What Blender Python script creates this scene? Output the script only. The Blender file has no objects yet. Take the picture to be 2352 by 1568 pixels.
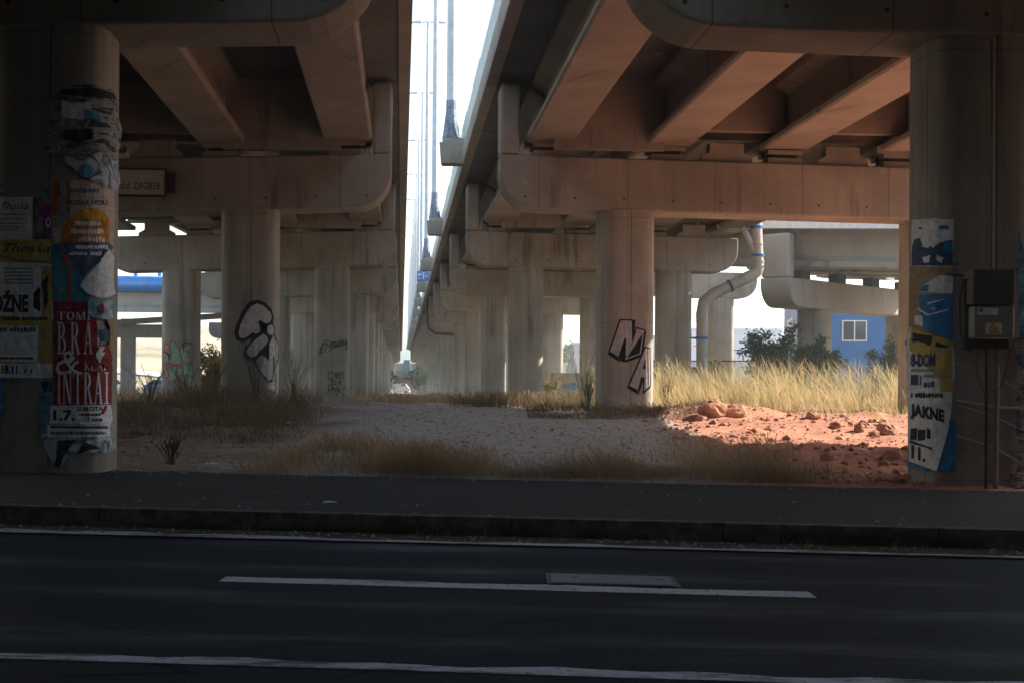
import bpy, bmesh, math, random
from mathutils import Vector, Matrix
from mathutils import noise as MN
R = math.radians
rnd = random.Random(7)
S = bpy.context.scene
HAZE = .0014
COL = S.collection

# ------------------------------------------------------------------ measuring
F, CX, CY, TH, H = 3414., 1176., 870., .0065, 1.33      # focal length, principal point, roll, eye height

def W(px, py, Y):
    x, y = px - CX, py - CY
    return Vector(((x + TH * y) / F * Y, Y, H - (y - TH * x) / F * Y))

# ------------------------------------------------------------------ mesh helper
class MB:
    def __init__(s):
        s.v, s.f, s.m = [], [], []
    def add(s, vs, fs, mi=0):
        o = len(s.v)
        s.v += [tuple(v) for v in vs]
        s.f += [tuple(i + o for i in f) for f in fs]
        s.m += [mi] * len(fs)
        return s
    def hexa(s, p, mi=0):       # p: 4 bottom (ccw), 4 top
        return s.add(p, [(3, 2, 1, 0), (4, 5, 6, 7), (0, 1, 5, 4), (1, 2, 6, 5), (2, 3, 7, 6), (3, 0, 4, 7)], mi)
    def box(s, x0, x1, y0, y1, z0, z1, mi=0):
        return s.hexa([(x0, y0, z0), (x1, y0, z0), (x1, y1, z0), (x0, y1, z0),
                       (x0, y0, z1), (x1, y0, z1), (x1, y1, z1), (x0, y1, z1)], mi)
    def loft(s, a, b, mi=0, caps=True):
        n = len(a)
        fs = [(i, (i + 1) % n, n + (i + 1) % n, n + i) for i in range(n)]
        if caps:
            fs += [tuple(reversed(range(n))), tuple(range(n, 2 * n))]
        return s.add(list(a) + list(b), fs, mi)
    def tube(s, path, r, n=12, mi=0, caps=True):
        path = [Vector(p) for p in path]
        rs = r if isinstance(r, (list, tuple)) else [r] * len(path)
        o = len(s.v)
        up = None
        for i, p in enumerate(path):
            d = (path[min(i + 1, len(path) - 1)] - path[max(i - 1, 0)]).normalized()
            if up is None:
                up = Vector((0, 0, 1)) if abs(d.z) < .9 else Vector((1, 0, 0))
            e1 = (up - d * up.dot(d)).normalized()
            e2 = d.cross(e1)
            up = e1
            for k in range(n):
                a = 2 * math.pi * k / n
                s.v.append(tuple(p + (e1 * math.cos(a) + e2 * math.sin(a)) * rs[i]))
        for i in range(len(path) - 1):
            for k in range(n):
                a, b = o + i * n + k, o + i * n + (k + 1) % n
                s.f.append((a, b, b + n, a + n)); s.m.append(mi)
        if caps:
            s.f.append(tuple(o + k for k in reversed(range(n)))); s.m.append(mi)
            e = o + (len(path) - 1) * n
            s.f.append(tuple(e + k for k in range(n))); s.m.append(mi)
        return s
    def build(s, name, mats, parent=None, loc=None, smooth=False, off=None, bevel=0, bseg=2):
        me = bpy.data.meshes.new(name)
        v = s.v if off is None else [(a - off[0], b - off[1], c - off[2]) for a, b, c in s.v]
        me.from_pydata(v, [], s.f)
        if not isinstance(mats, (list, tuple)):
            mats = [mats]
        for m in mats:
            me.materials.append(m)
        if len(mats) > 1:
            me.polygons.foreach_set('material_index', s.m)
        bm = bmesh.new(); bm.from_mesh(me)
        if not getattr(s, 'open', False):
            bmesh.ops.recalc_face_normals(bm, faces=bm.faces)
        bm.to_mesh(me); bm.free()
        if smooth:
            me.polygons.foreach_set('use_smooth', [True] * len(me.polygons))
            try:
                me.set_sharp_from_angle(angle=R(40))
            except Exception:
                pass
        o = bpy.data.objects.new(name, me)
        COL.objects.link(o)
        if parent:
            o.parent = parent
        if loc is not None:
            o.location = loc
        if bevel:
            b = o.modifiers.new('edges', 'BEVEL')
            b.width = bevel; b.segments = bseg; b.limit_method = 'ANGLE'; b.angle_limit = R(40)
        return o

def tag(o, label=None, cat=None, group=None, kind=None):
    if label: o['label'] = label
    if cat: o['category'] = cat
    if group: o['group'] = group
    if kind: o['kind'] = kind
    return o

def empty(name, loc, label, cat, group=None, rz=0):
    o = bpy.data.objects.new(name, None)
    COL.objects.link(o)
    o.location = loc; o.rotation_euler = (0, 0, rz)
    o.empty_display_size = .3
    return tag(o, label, cat, group)

def copy_tree(o, parent=None):
    c = o.copy(); COL.objects.link(c)
    if parent: c.parent = parent
    for ch in list(o.children): copy_tree(ch, c)
    return c

# ------------------------------------------------------------------ materials
class G:
    def __init__(s, name, rough=.9, spec=.25):
        s.mat = bpy.data.materials.new(name); s.mat.use_nodes = True
        s.t = s.mat.node_tree; s.n = s.t.nodes; s.l = s.t.links
        s.b = s.n['Principled BSDF']
        s.b.inputs['Roughness'].default_value = rough
        s.b.inputs['Specular IOR Level'].default_value = spec
        s.out = s.n['Material Output']
    def put(s, sock, v):
        if hasattr(v, 'links') or hasattr(v, 'is_linked'):
            s.l.new(v, sock)
        else:
            if isinstance(v, (tuple, list)) and len(v) == 3 and sock.type == 'RGBA':
                v = (*v, 1)
            sock.default_value = v
    def node(s, t, **k):
        n = s.n.new(t)
        for a, b in k.items(): setattr(n, a, b)
        return n
    def pos(s): return s.node('ShaderNodeNewGeometry').outputs['Position']
    def island(s): return s.node('ShaderNodeNewGeometry').outputs['Random Per Island']
    def obj(s): return s.node('ShaderNodeTexCoord').outputs['Object']
    def xyz(s, v):
        n = s.node('ShaderNodeSeparateXYZ'); s.l.new(v, n.inputs[0]); return n.outputs
    def comb(s, x, y, z):
        n = s.node('ShaderNodeCombineXYZ')
        for i, a in enumerate((x, y, z)): s.put(n.inputs[i], a)
        return n.outputs[0]
    def m(s, op, a, b=None, c=None, clamp=False):
        n = s.node('ShaderNodeMath', operation=op, use_clamp=clamp)
        for i, v in enumerate((a, b, c)):
            if v is not None: s.put(n.inputs[i], v)
        return n.outputs[0]
    def scale(s, v, sc):
        n = s.node('ShaderNodeVectorMath', operation='MULTIPLY')
        s.l.new(v, n.inputs[0]); n.inputs[1].default_value = sc if isinstance(sc, tuple) else (sc,) * 3
        return n.outputs[0]
    def noise(s, v, sc, detail=4, rough=.55, dist=0):
        n = s.node('ShaderNodeTexNoise')
        s.l.new(v if not isinstance(sc, tuple) else s.scale(v, sc), n.inputs['Vector'])
        n.inputs['Scale'].default_value = 1 if isinstance(sc, tuple) else sc
        n.inputs['Detail'].default_value = detail; n.inputs['Roughness'].default_value = rough
        n.inputs['Distortion'].default_value = dist
        return n.outputs['Fac']
    def vor(s, v, sc, feature='F1', out='Distance'):
        n = s.node('ShaderNodeTexVoronoi', feature=feature)
        s.l.new(v, n.inputs['Vector']); n.inputs['Scale'].default_value = sc
        return n.outputs[out]
    def ramp(s, f, stops, interp='LINEAR'):
        n = s.node('ShaderNodeValToRGB'); cr = n.color_ramp; cr.interpolation = interp
        while len(cr.elements) < len(stops): cr.elements.new(.5)
        for e, (p, c) in zip(cr.elements, stops):
            e.position = p
            e.color = (c, c, c, 1) if not isinstance(c, (tuple, list)) else (*c, 1)
        s.put(n.inputs[0], f); return n.outputs[0]
    def mix(s, f, a, b, mode='MIX'):
        n = s.node('ShaderNodeMix', data_type='RGBA', blend_type=mode)
        s.put(n.inputs[0], f); s.put(n.inputs[6], a); s.put(n.inputs[7], b)
        return n.outputs[2]
    def smooth(s, v, a, b):
        n = s.node('ShaderNodeMapRange', interpolation_type='SMOOTHSTEP')
        s.put(n.inputs[0], v); s.put(n.inputs[1], a); s.put(n.inputs[2], b)
        return n.outputs[0]
    def bump(s, h, strength=.3, dist=.02):
        n = s.node('ShaderNodeBump'); n.inputs['Strength'].default_value = strength
        n.inputs['Distance'].default_value = dist
        s.l.new(h, n.inputs['Height']); s.l.new(n.outputs[0], s.b.inputs['Normal'])
    def color(s, c):
        s.put(s.b.inputs['Base Color'], c); return s.mat

def plain(name, c, rough=.7, spec=.3, var=.12, sc=6, metal=0):
    g = G(name, rough, spec)
    f = g.noise(g.obj(), sc, 4)
    lo = tuple(x * (1 - var) for x in c); hi = tuple(min(1, x * (1 + var)) for x in c)
    g.b.inputs['Metallic'].default_value = metal
    return g.color(g.ramp(f, [(.3, lo), (.7, hi)]))

def concrete(name, a=(.385, .35, .29), b=(.28, .258, .215), kind='cap', cfall=0, zb=6.05, streak=1.0):
    g = G(name, .88, .25)
    P = g.pos(); O = g.obj()
    big = g.noise(P, .55, 5, .6)
    col = g.mix(g.smooth(big, .32, .68), a, b)
    st = g.noise(O, (5.5, 5.5, .28), 5, .6)
    st2 = g.noise(O, (17, 17, .22), 3, .5)
    k = g.m('ADD', g.m('MULTIPLY', g.m('SUBTRACT', st, .5), .55 * streak), g.m('MULTIPLY', g.m('SUBTRACT', st2, .5), .32 * streak))
    fine = g.noise(P, 21, 5, .7)
    k = g.m('ADD', k, g.m('MULTIPLY', g.m('SUBTRACT', fine, .5), .30))
    k = g.m('ADD', k, 1.0)
    X = g.xyz(O)
    dark = None
    if kind == 'cap':
        ax = g.m('ADD', X[0], g.m('MULTIPLY', g.m('SUBTRACT', g.noise(O, .9, 2), .5), .03))
        fr = g.m('ABSOLUTE', g.m('SUBTRACT', g.m('FRACT', g.m('MULTIPLY', ax, 1 / 2.46)), .43))
        seam = g.m('LESS_THAN', fr, .0045)
        h = g.m('ADD', X[2], g.m('MULTIPLY', g.m('ABSOLUTE', X[0]), cfall))
        dz = g.m('SUBTRACT', h, zb + .30)
        dx = g.m('MULTIPLY', g.m('SUBTRACT', g.m('FRACT', g.m('MULTIPLY', X[0], 1 / 1.37)), .5), 1.37)
        hole = g.m('LESS_THAN', g.m('SQRT', g.m('ADD', g.m('MULTIPLY', dx, dx), g.m('MULTIPLY', dz, dz))), .034)
        pore = g.m('LESS_THAN', g.vor(P, 3.1), .035)
        dark = g.m('MAXIMUM', g.m('MULTIPLY', seam, .55), g.m('MAXIMUM', g.m('MULTIPLY', hole, .8), g.m('MULTIPLY', pore, .45)))
    elif kind == 'col':
        an = g.m('DIVIDE', g.m('ARCTAN2', X[0], g.m('MULTIPLY', X[1], -1)), 2 * math.pi)
        fr = g.m('FRACT', g.m('ADD', g.m('MULTIPLY', an, 5), .43))
        seam = g.m('LESS_THAN', g.m('ABSOLUTE', g.m('SUBTRACT', fr, .5)), .011)
        fr2 = g.m('FRACT', g.m('MULTIPLY', X[2], 1 / 2.9))
        ring = g.m('MULTIPLY', g.m('LESS_THAN', fr2, .006), g.m('GREATER_THAN', g.noise(O, .8, 1), .5))
        pore = g.m('LESS_THAN', g.vor(P, 2.7), .032)
        dark = g.m('MAXIMUM', g.m('MULTIPLY', seam, .6), g.m('MAXIMUM', g.m('MULTIPLY', ring, .4), g.m('MULTIPLY', pore, .5)))
        foot = g.m('MULTIPLY', g.smooth(X[2], 1.3, .2), g.smooth(g.noise(O, 2.2, 4), .45, .62))
        dark = g.m('MAXIMUM', dark, g.m('MULTIPLY', foot, .3))
    elif kind == 'slab':
        fy = g.m('ABSOLUTE', g.m('SUBTRACT', g.m('FRACT', g.m('MULTIPLY', g.xyz(P)[1], 1 / 1.22)), .5))
        dark = g.m('MULTIPLY', g.m('LESS_THAN', fy, .012), .4)
    if dark is not None:
        k = g.m('MULTIPLY', k, g.m('SUBTRACT', 1, dark))
    # rust and damp stains with a shape of their own
    stain = g.smooth(g.noise(P, .8, 6, .65, .6), .60, .74)
    col = g.mix(g.m('MULTIPLY', stain, .4), col, (.20, .165, .125))
    Xp = g.xyz(P)
    run = g.noise(g.comb(g.m('ADD', Xp[0], g.m('MULTIPLY', Xp[1], .6)), 0, g.m('MULTIPLY', Xp[2], .09)), 2.3, 3, .5)
    run = g.m('MULTIPLY', g.smooth(run, .56, .66), g.smooth(g.noise(P, .35, 3), .42, .6))
    col = g.mix(g.m('MULTIPLY', run, .65), col, (.12, .11, .095))
    pale = g.smooth(g.noise(P, 1.3, 5, .6, .4), .62, .72)
    col = g.mix(g.m('MULTIPLY', pale, .35), col, (.48, .46, .43))
    g.bump(g.m('ADD', fine, g.m('MULTIPLY', st2, .6)), .35, .012)
    n = g.node('ShaderNodeVectorMath', operation='SCALE')
    g.l.new(col, n.inputs[0]); g.l.new(k, n.inputs['Scale'])
    return g.color(n.outputs[0])

M = {}
M['capR'] = concrete('concrete_cap_right', kind='cap', cfall=.0147, streak=.55)
M['capL'] = concrete('concrete_cap_left', kind='cap', cfall=.036, streak=.55)
M['col'] = concrete('concrete_column', (.39, .362, .305), (.285, .268, .228), kind='col', streak=1.15)
M['girder'] = concrete('concrete_girder', (.36, .315, .26), (.28, .248, .205), kind='plain', streak=.4)
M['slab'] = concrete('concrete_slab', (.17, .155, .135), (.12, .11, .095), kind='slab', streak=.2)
M['conc'] = concrete('concrete_plain', kind='plain', streak=.6)
M['ramp'] = concrete('concrete_ramp', (.40, .385, .35), (.33, .31, .28), kind='plain', streak=.5)
M['rubber'] = plain('bearing_rubber', (.03, .03, .03))
M['galv'] = plain('galvanised_steel', (.42, .47, .52), .5, .5, .15, 3, .3)
M['fence'] = plain('pale_slats', (.36, .44, .41), .5, .4, .15, 2)
M['white_paint'] = plain('white_paint', (.78, .79, .80), .5)
M['blue_steel'] = plain('blue_steel', (.02, .20, .58), .22, .9, .15, 2)
M['dark_steel'] = plain('dark_steel', (.05, .05, .05), .6)
M['grey_plastic'] = plain('grey_plastic_pipe', (.36, .35, .32), .45, .4, .12, 3)
M['pale_plastic'] = plain('pale_plastic_pipe', (.46, .42, .36), .45, .4, .12, 3)
M['brown_pipe'] = plain('brown_pipe', (.10, .065, .05), .6)
M['black_paint'] = plain('black_spray', (.02, .02, .022), .75, .2, .3, 12)
M['strap'] = plain('blue_strap', (.03, .16, .42), .5)

# ------------------------------------------------------------------ bridge geometry
SL = -.0745                                   # plan slope of the viaduct axis
PH = math.atan(.0745)
YK = [20.4 + 21.2 * k for k in range(21)]     # pier rows
ZB, ZT, ZS = 6.05, 7.50, 9.62                 # cap underside, cap top, slab soffit at inner edge
CF = {1: .0147, -1: .036}
def cap_in(side, Y): return (-.40 if side > 0 else -3.40) + SL * (Y - 41.6)
def deck_in(side, Y): return (-.76 if side > 0 else -2.93) + SL * (Y - 41.6)
def lerp_poly(pts, y):
    if y <= pts[0][0]: return pts[0][1]
    for (a, b), (c, d) in zip(pts, pts[1:]):
        if y <= c: return b + (d - b) * (y - a) / (c - a)
    return pts[-1][1]
OUT = {1: [(-40, 90), (0, 90), (8, 60), (20.4, 23.5), (41.6, 15.4), (62.8, 9.95), (84, 8.4), (105.2, 6.7), (270, -5.6), (480, -21.2)],  # near ends of both decks widened out of view to block sun and sky
       -1: [(-40, -75), (0, -70), (8, -50), (20.4, -27), (41.6, -20.8), (62.8, -17.3), (84, -17.9), (105.2, -19.4), (270, -31.7), (480, -47.3)]}
def deck_out(side, Y): return lerp_poly(OUT[side], Y)
def soffit(side, Y, X):
    return ZS - CF[side] * abs(X - deck_in(side, Y))

def deck(side):
    nm = 'right' if side > 0 else 'left'
    o0 = Vector((deck_in(side, 41.6), 41.6, 0))
    lab = ('concrete viaduct deck on the right with pale slatted edge fence and lamp brackets' if side > 0 else
           'concrete viaduct deck on the left, plain edge beside the strip of sky')
    root = empty('viaduct_deck', o0, lab, 'bridge deck')
    edges = [-42, -12, 0] + YK
    for i, (ya, yb) in enumerate(zip(edges, edges[1:])):
        ya_, yb_ = ya + .02, yb - .02
        xa, xb, wa, wb = deck_in(side, ya_), deck_in(side, yb_), deck_out(side, ya_), deck_out(side, yb_)
        za, zb = soffit(side, ya_, wa), soffit(side, yb_, wb)
        T = .3
        # slab
        MB().hexa([(xa, ya_, ZS), (wa, ya_, za), (wb, yb_, zb), (xb, yb_, ZS),
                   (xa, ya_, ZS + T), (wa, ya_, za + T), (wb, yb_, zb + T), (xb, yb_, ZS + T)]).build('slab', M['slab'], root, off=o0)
        # edge beams (drip lip below, kerb above)
        for e, (a, b, z0, z1) in enumerate(((xa, xb, ZS, ZS), (wa, wb, za, zb))):
            d = -side * .03 if e == 0 else side * .03
            ww = side * .30 if e == 0 else -side * .30
            MB().hexa([(a + d, ya_, z0 - .07), (a + ww, ya_, z0 - .07), (b + ww, yb_, z1 - .07), (b + d, yb_, z1 - .07),
                       (a + d, ya_, z0 + .62), (a + ww, ya_, z0 + .62), (b + ww, yb_, z1 + .62), (b + d, yb_, z1 + .62)]).build(
                'edge_beam', M['girder'], root, off=o0, bevel=.02, bseg=1)
        if e and side > 0 and ya > -1:
            fb = MB()
            n = int((yb - ya) / .5)
            for k in range(n):
                y0 = ya_ + (yb_ - ya_) * k / n; y1 = ya_ + (yb_ - ya_) * (k + .86) / n
                h = .92 + (.10 if (k // 9) % 2 else 0)
                x0, x1 = deck_in(side, y0), deck_in(side, y1)
                fb.hexa([(x0 + .02, y0, ZS + .625), (x0 + .06, y0, ZS + .625), (x1 + .06, y1, ZS + .625), (x1 + .02, y1, ZS + .625),
                         (x0 + .02, y0, ZS + .625 + h), (x0 + .06, y0, ZS + .625 + h), (x1 + .06, y1, ZS + .625 + h), (x1 + .02, y1, ZS + .625 + h)])
            fb.build('edge_fence', M['fence'], root, off=o0)
        # girders
        prof = [(-.60, 0), (.60, 0), (.65, .05), (.65, .17), (.46, .27), (.24, .42), (.14, .62), (.14, 1.38), (.5, 1.6), (.5, 1.726),
                (-.5, 1.726), (-.5, 1.6), (-.14, 1.38), (-.14, .62), (-.24, .42), (-.46, .27), (-.65, .17), (-.65, .05)]
        u = 1.74 if side > 0 else 1.69
        step = 3.3 if side > 0 else 3.45
        while True:
            y0 = ya + .18 if i > 1 else ya + .02
            y1 = yb - .18
            xa2, xb2 = deck_in(side, y0) + side * u, deck_in(side, y1) + side * u
            if abs(xa2 - deck_in(side, y0)) > abs(deck_out(side, y0) - deck_in(side, y0)) - .5 and \
               abs(xb2 - deck_in(side, y1)) > abs(deck_out(side, y1) - deck_in(side, y1)) - .5: break
            if abs(xb2 - deck_in(side, y1)) > abs(deck_out(side, y1) - deck_in(side, y1)) - .5:
                # the deck narrows: this line stops where it meets the edge
                for q in range(60):
                    y1 -= .35
                    xb2 = deck_in(side, y1) + side * u
                    if y1 < y0 + 1 or abs(xb2 - deck_in(side, y1)) <= abs(deck_out(side, y1) - deck_in(side, y1)) - .7: break
            if y1 > y0 + 1.5:
                zg = ZS - CF[side] * u - 1.72
                MB().loft([(xa2 + p, y0, zg + q) for p, q in prof], [(xb2 + p, y1, zg + q) for p, q in prof]).build(
                    'girder', M['girder'], root, off=o0)
            u += step
            if u > 30 or (i > 13 and u > 5): break
        # cross beams between the girders over the pier
        if 3 <= i < 12:
            u = 1.74 if side > 0 else 1.69
            db = MB()
            yc = ya
            while abs(deck_in(side, yc) + side * (u + step) - deck_in(side, yc)) < abs(deck_out(side, yc) - deck_in(side, yc)) - .4:
                x0, x1 = sorted((deck_in(side, yc) + side * (u + .13), deck_in(side, yc) + side * (u + step - .13)))
                zz = ZS - CF[side] * (u + step / 2)
                low = zz - (1.95 if abs(u - 1.74) < .1 else 1.38)
                for dy in (-.95, .62):
                    k = lambda x: (x - (x0 + x1) / 2) * .0745
                    lw = low if dy < 0 else zz - 1.38
                    db.hexa([(x0, yc + dy + k(x0), lw), (x1, yc + dy + k(x1), lw), (x1, yc + dy + .32 + k(x1), lw), (x0, yc + dy + .32 + k(x0), lw),
                             (x0, yc + dy + k(x0), zz + .03), (x1, yc + dy + k(x1), zz + .03), (x1, yc + dy + .32 + k(x1), zz + .03), (x0, yc + dy + .32 + k(x0), zz + .03)])
                u += step
            db.build('cross_beam', M['girder'], root, off=o0)
    return root, o0

deckR, oR = deck(1)
deckL, oL = deck(-1)

PEX = 4.0      # column section: a square with very round corners
COLS = {}     # (side, row) -> list of (x, y, r, object)
def pier(side, k, label, cols, uout, rc=.95, zfoot=-2.6, inner=None, Y=None, zb=ZB, zt=ZT, ear=True, thick=.75, rz=PH, cf=None, mat=None, outer_ear=False, name='viaduct_pier', roundout=True):
    Yk = YK[k] if Y is None else Y
    xi = cap_in(side, Yk) if inner is None else inner
    cf = CF[side] if cf is None else cf
    root = empty(name, (xi, Yk, 0), label, 'bridge pier', None, rz)
    capm = mat or (M['capR'] if side > 0 else M['capL'])
    # cap outline in (u, z)
    pts = [(0, zt), (0, zb + rc)]
    for q in range(1, 9):
        a = math.pi / 2 * q / 8
        pts.append((rc - rc * math.cos(a), zb + rc - rc * math.sin(a)))
    if roundout:
        for q in range(0, 9):
            a = math.pi / 2 * q / 8
            pts.append((uout - rc + rc * math.sin(a), zb + rc - rc * math.cos(a)))
    else:
        pts.append((uout, zb))
    pts.append((uout, zt))
    def P(u, z, y): return (side * u, y, z - cf * u)
    cap = MB().loft([P(u, z, -thick) for u, z in pts], [P(u, z, thick) for u, z in pts]).build('cap', capm, root, bevel=.06, bseg=3)
    if ear:
        for u0 in ([0] + ([uout - .52] if outer_ear else [])):
            e = MB().hexa([P(u0, zt + .012, -thick + .05), P(u0 + .52, zt + .012, -thick + .05), P(u0 + .52, zt + .012, thick - .05), P(u0, zt + .012, thick - .05),
                           P(u0, zt + 1.98, -thick + .05), P(u0 + .52, zt + 1.98, -thick + .05), P(u0 + .52, zt + 1.98, thick - .05), P(u0, zt + 1.98, thick - .05)])
            e.build('upstand', capm, root, bevel=.08, bseg=2)
    # plinths, bearings and stop blocks on the cap
    st = 3.3 if side > 0 else 3.45
    u = 1.38 if side > 0 else 1.22
    pl, be, bl = MB(), MB(), MB()
    while u < uout - .6:
        for y0 in (-.62, .1):
            pl, be = MB(), MB()
            pl.hexa([P(u - .5, zt - .02, y0), P(u + .5, zt - .02, y0), P(u + .5, zt - .02, y0 + .5), P(u - .5, zt - .02, y0 + .5),
                     P(u - .46, zt + .17, y0 + .03), P(u + .46, zt + .17, y0 + .03), P(u + .46, zt + .17, y0 + .47), P(u - .46, zt + .17, y0 + .47)])
            be.hexa([P(u - .34, zt + .165, y0 + .08), P(u + .34, zt + .165, y0 + .08), P(u + .34, zt + .165, y0 + .44), P(u - .34, zt + .165, y0 + .44),
                     P(u - .34, zt + .27, y0 + .08), P(u + .34, zt + .27, y0 + .08), P(u + .34, zt + .27, y0 + .44), P(u - .34, zt + .27, y0 + .44)])
            pl.hexa([P(u - .48, zt + .265, y0 + .02), P(u + .48, zt + .265, y0 + .02), P(u + .48, zt + .265, y0 + .48), P(u - .48, zt + .265, y0 + .48),
                     P(u - .48, zt + .385, y0 + .02), P(u + .48, zt + .385, y0 + .02), P(u + .48, zt + .385, y0 + .48), P(u - .48, zt + .385, y0 + .48)])
            if ear and k < 5:
                pl.build('plinth', M['conc'], root); be.build('bearing', M['rubber'], root)
        um = u + st / 2
        bl = MB()
        if um < uout - 1.0 and u > 2:
            sh = [(um - .72, zt - .02), (um + .72, zt - .02), (um + .72, zt + .13), (um + .48, zt + .26), (um + .48, zt + .52), (um - .48, zt + .52), (um - .48, zt + .26), (um - .72, zt + .13)]
            bl.loft([P(a, b, -.60) for a, b in sh], [P(a, b, -.1) for a, b in sh])
            if ear and k < 5: bl.build('stop_block', M['conc'], root)
        u += st
    out = []
    for (px, r) in cols:
        r *= .975
        # px: pixel of the column axis -> u along the cap
        u = 2.
        for _ in range(8):
            yy = Yk + side * u * math.sin(rz)
            u = ((px - CX) / F * yy - xi) / math.cos(rz) * side
        n = 56 if k < 4 else 28
        top = zb - cf * u + .03
        se = lambda v: math.copysign(abs(v) ** (2 / PEX), v)
        ring0 = [(r * se(math.cos(2 * math.pi * q / n)), r * se(math.sin(2 * math.pi * q / n)), zfoot) for q in range(n)]
        ring1 = [(a, b, top) for a, b, c in ring0]
        o = MB().loft(ring0, ring1).build('column', M['col'], root, loc=(side * u, 0, 0), smooth=True)
        wx = xi + side * u * math.cos(rz); wy = Yk + side * u * math.sin(rz)
        out.append((wx, wy, r, o))
    COLS[(name, side, k)] = out
    return root

ordn = ['first', 'second', 'third', 'fourth', 'fifth', 'sixth', 'seventh', 'eighth', 'ninth', 'tenth', 'eleventh', 'twelfth', 'thirteenth', 'fourteenth', 'fifteenth', 'sixteenth', 'seventeenth', 'eighteenth', 'nineteenth', 'twentieth', 'twenty-first']
def X2u(side, k, X): return abs(X - cap_in(side, YK[k]))
pier(1, 0, 'nearest concrete pier at right, by the pavement, with torn posters and a meter box', [(2227, .765)], 19.2, rc=1.15, inner=1.52)
pier(-1, 0, 'nearest concrete pier at left, by the pavement, its column wrapped in posters', [(130, .765)], 23.5, rc=1.15, inner=-1.85)
pier(1, 1, 'warm lit pier with NA block letters sprayed on its round column', [(1433, .795), (2134, .80)], 15.2)
pier(-1, 1, 'pier under the left viaduct with white and black bubble graffiti on its column', [(575, .795), (-160, .8)], 17.0)
pier(1, 2, 'third pier under the right viaduct, carrying the grey elbowed downpipe', [(1206, .745), (1545, .755)], 11.5)
pier(-1, 2, 'third pier under the left viaduct, one column with green and pink graffiti', [(762, .745), (416, .775)], 11.9)
for k in range(3, 21):
    nth = ordn[k]
    dx = SL * (YK[k] - YK[3])
    rx = [(1132.5, .72), (1360, .72)] if k == 3 else [((-1.07 + dx) / YK[k] * F + CX, .73), ((4.45 + dx) / YK[k] * F + CX, .73)]
    lx = [(817, .72), (637, .73)] if k == 3 else [((-8.83 + dx) / YK[k] * F + CX, .73), ((-13.4 + dx) / YK[k] * F + CX, .73)]
    pier(1, k, '%s pier under the right viaduct counting from the road' % nth, rx, 11.0)
    pier(-1, k, '%s pier under the left viaduct counting from the road' % nth, lx, 11.0)
# wider cap beside the fourth right pier, its column lit by the sun
pier(1, 3, 'pale pier with one sunlit column and rounded cap end, behind the grey downpipe', [(1654, .72)], 6.3,
     inner=7.55, Y=84.6, ear=False, name='ramp_pier')

# lamp brackets as parts of the right deck, lamp posts as things
LY = [57.8 + 28.6 * i for i in range(14)]
lamp0 = None
for i, y in enumerate(LY):
    xe = deck_in(1, y)
    xc = xe - .46
    b = MB()
    b.hexa([(xc - .38, y - .42, 9.62), (xe + .05, y - .42, 9.62), (xe + .05, y + .42, 9.62), (xc - .38, y + .42, 9.62),
            (xc - .44, y - .45, 10.45), (xe + .05, y - .45, 10.45), (xe + .05, y + .45, 10.45), (xc - .44, y + .45, 10.45)])
    b.hexa([(xc - .34, y - .40, 10.445), (xe + .2, y - .40, 10.445), (xe + .2, y + .40, 10.445), (xc - .34, y + .40, 10.445),
            (xc - .30, y - .36, 10.62), (xe + .2, y - .36, 10.62), (xe + .2, y + .36, 10.62), (xc - .30, y + .36, 10.62)])
    b.build('lamp_bracket', M['conc'], deckR, off=oR, bevel=.03)
    if i == 0:
        g = empty('lamp_post', (xc, y, 10.62), 'tall grey twin-arm lamp post, nearest of the row between the decks', 'lamp post', 'lamp posts between the decks')
        MB().tube([(0, 0, 1.15), (0, 0, 8), (0, 0, 18.3)], [.19, .17, .10], 14).build('pole', M['galv'], g, smooth=True)
        MB().tube([(0, 0, 0), (0, 0, .06), (0, 0, .07), (0, 0, 1.1), (0, 0, 1.5)], [.36, .36, .34, .21, .20], 12).build('base', plain('stained_base', (.16, .20, .25), .6, .3, .6, 7), g)
        MB().tube([(-.55, 0, 18.2), (0, 0, 18.28), (.55, 0, 18.2)], .05, 8).build('arm', M['galv'], g)
        for sx in (-1, 1):
            hd = MB()
            for (x0, x1, z0, z1) in ((.5, 1.35, 18.12, 18.34),):
                hd.hexa([(sx * .5, -.16, 18.14), (sx * 1.45, -.14, 18.16), (sx * 1.45, .14, 18.16), (sx * .5, .16, 18.14),
                         (sx * .5, -.12, 18.38), (sx * 1.45, -.07, 18.24), (sx * 1.45, .07, 18.24), (sx * .5, .12, 18.38)])
            hd.build('lamp_head', M['galv'], g, bevel=.03)
        lamp0 = g
    else:
        c = copy_tree(lamp0)
        c.location = (xc, y, 10.62)
        c['label'] = 'tall grey twin-arm lamp post, %s of the row between the decks' % ordn[i]

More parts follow.
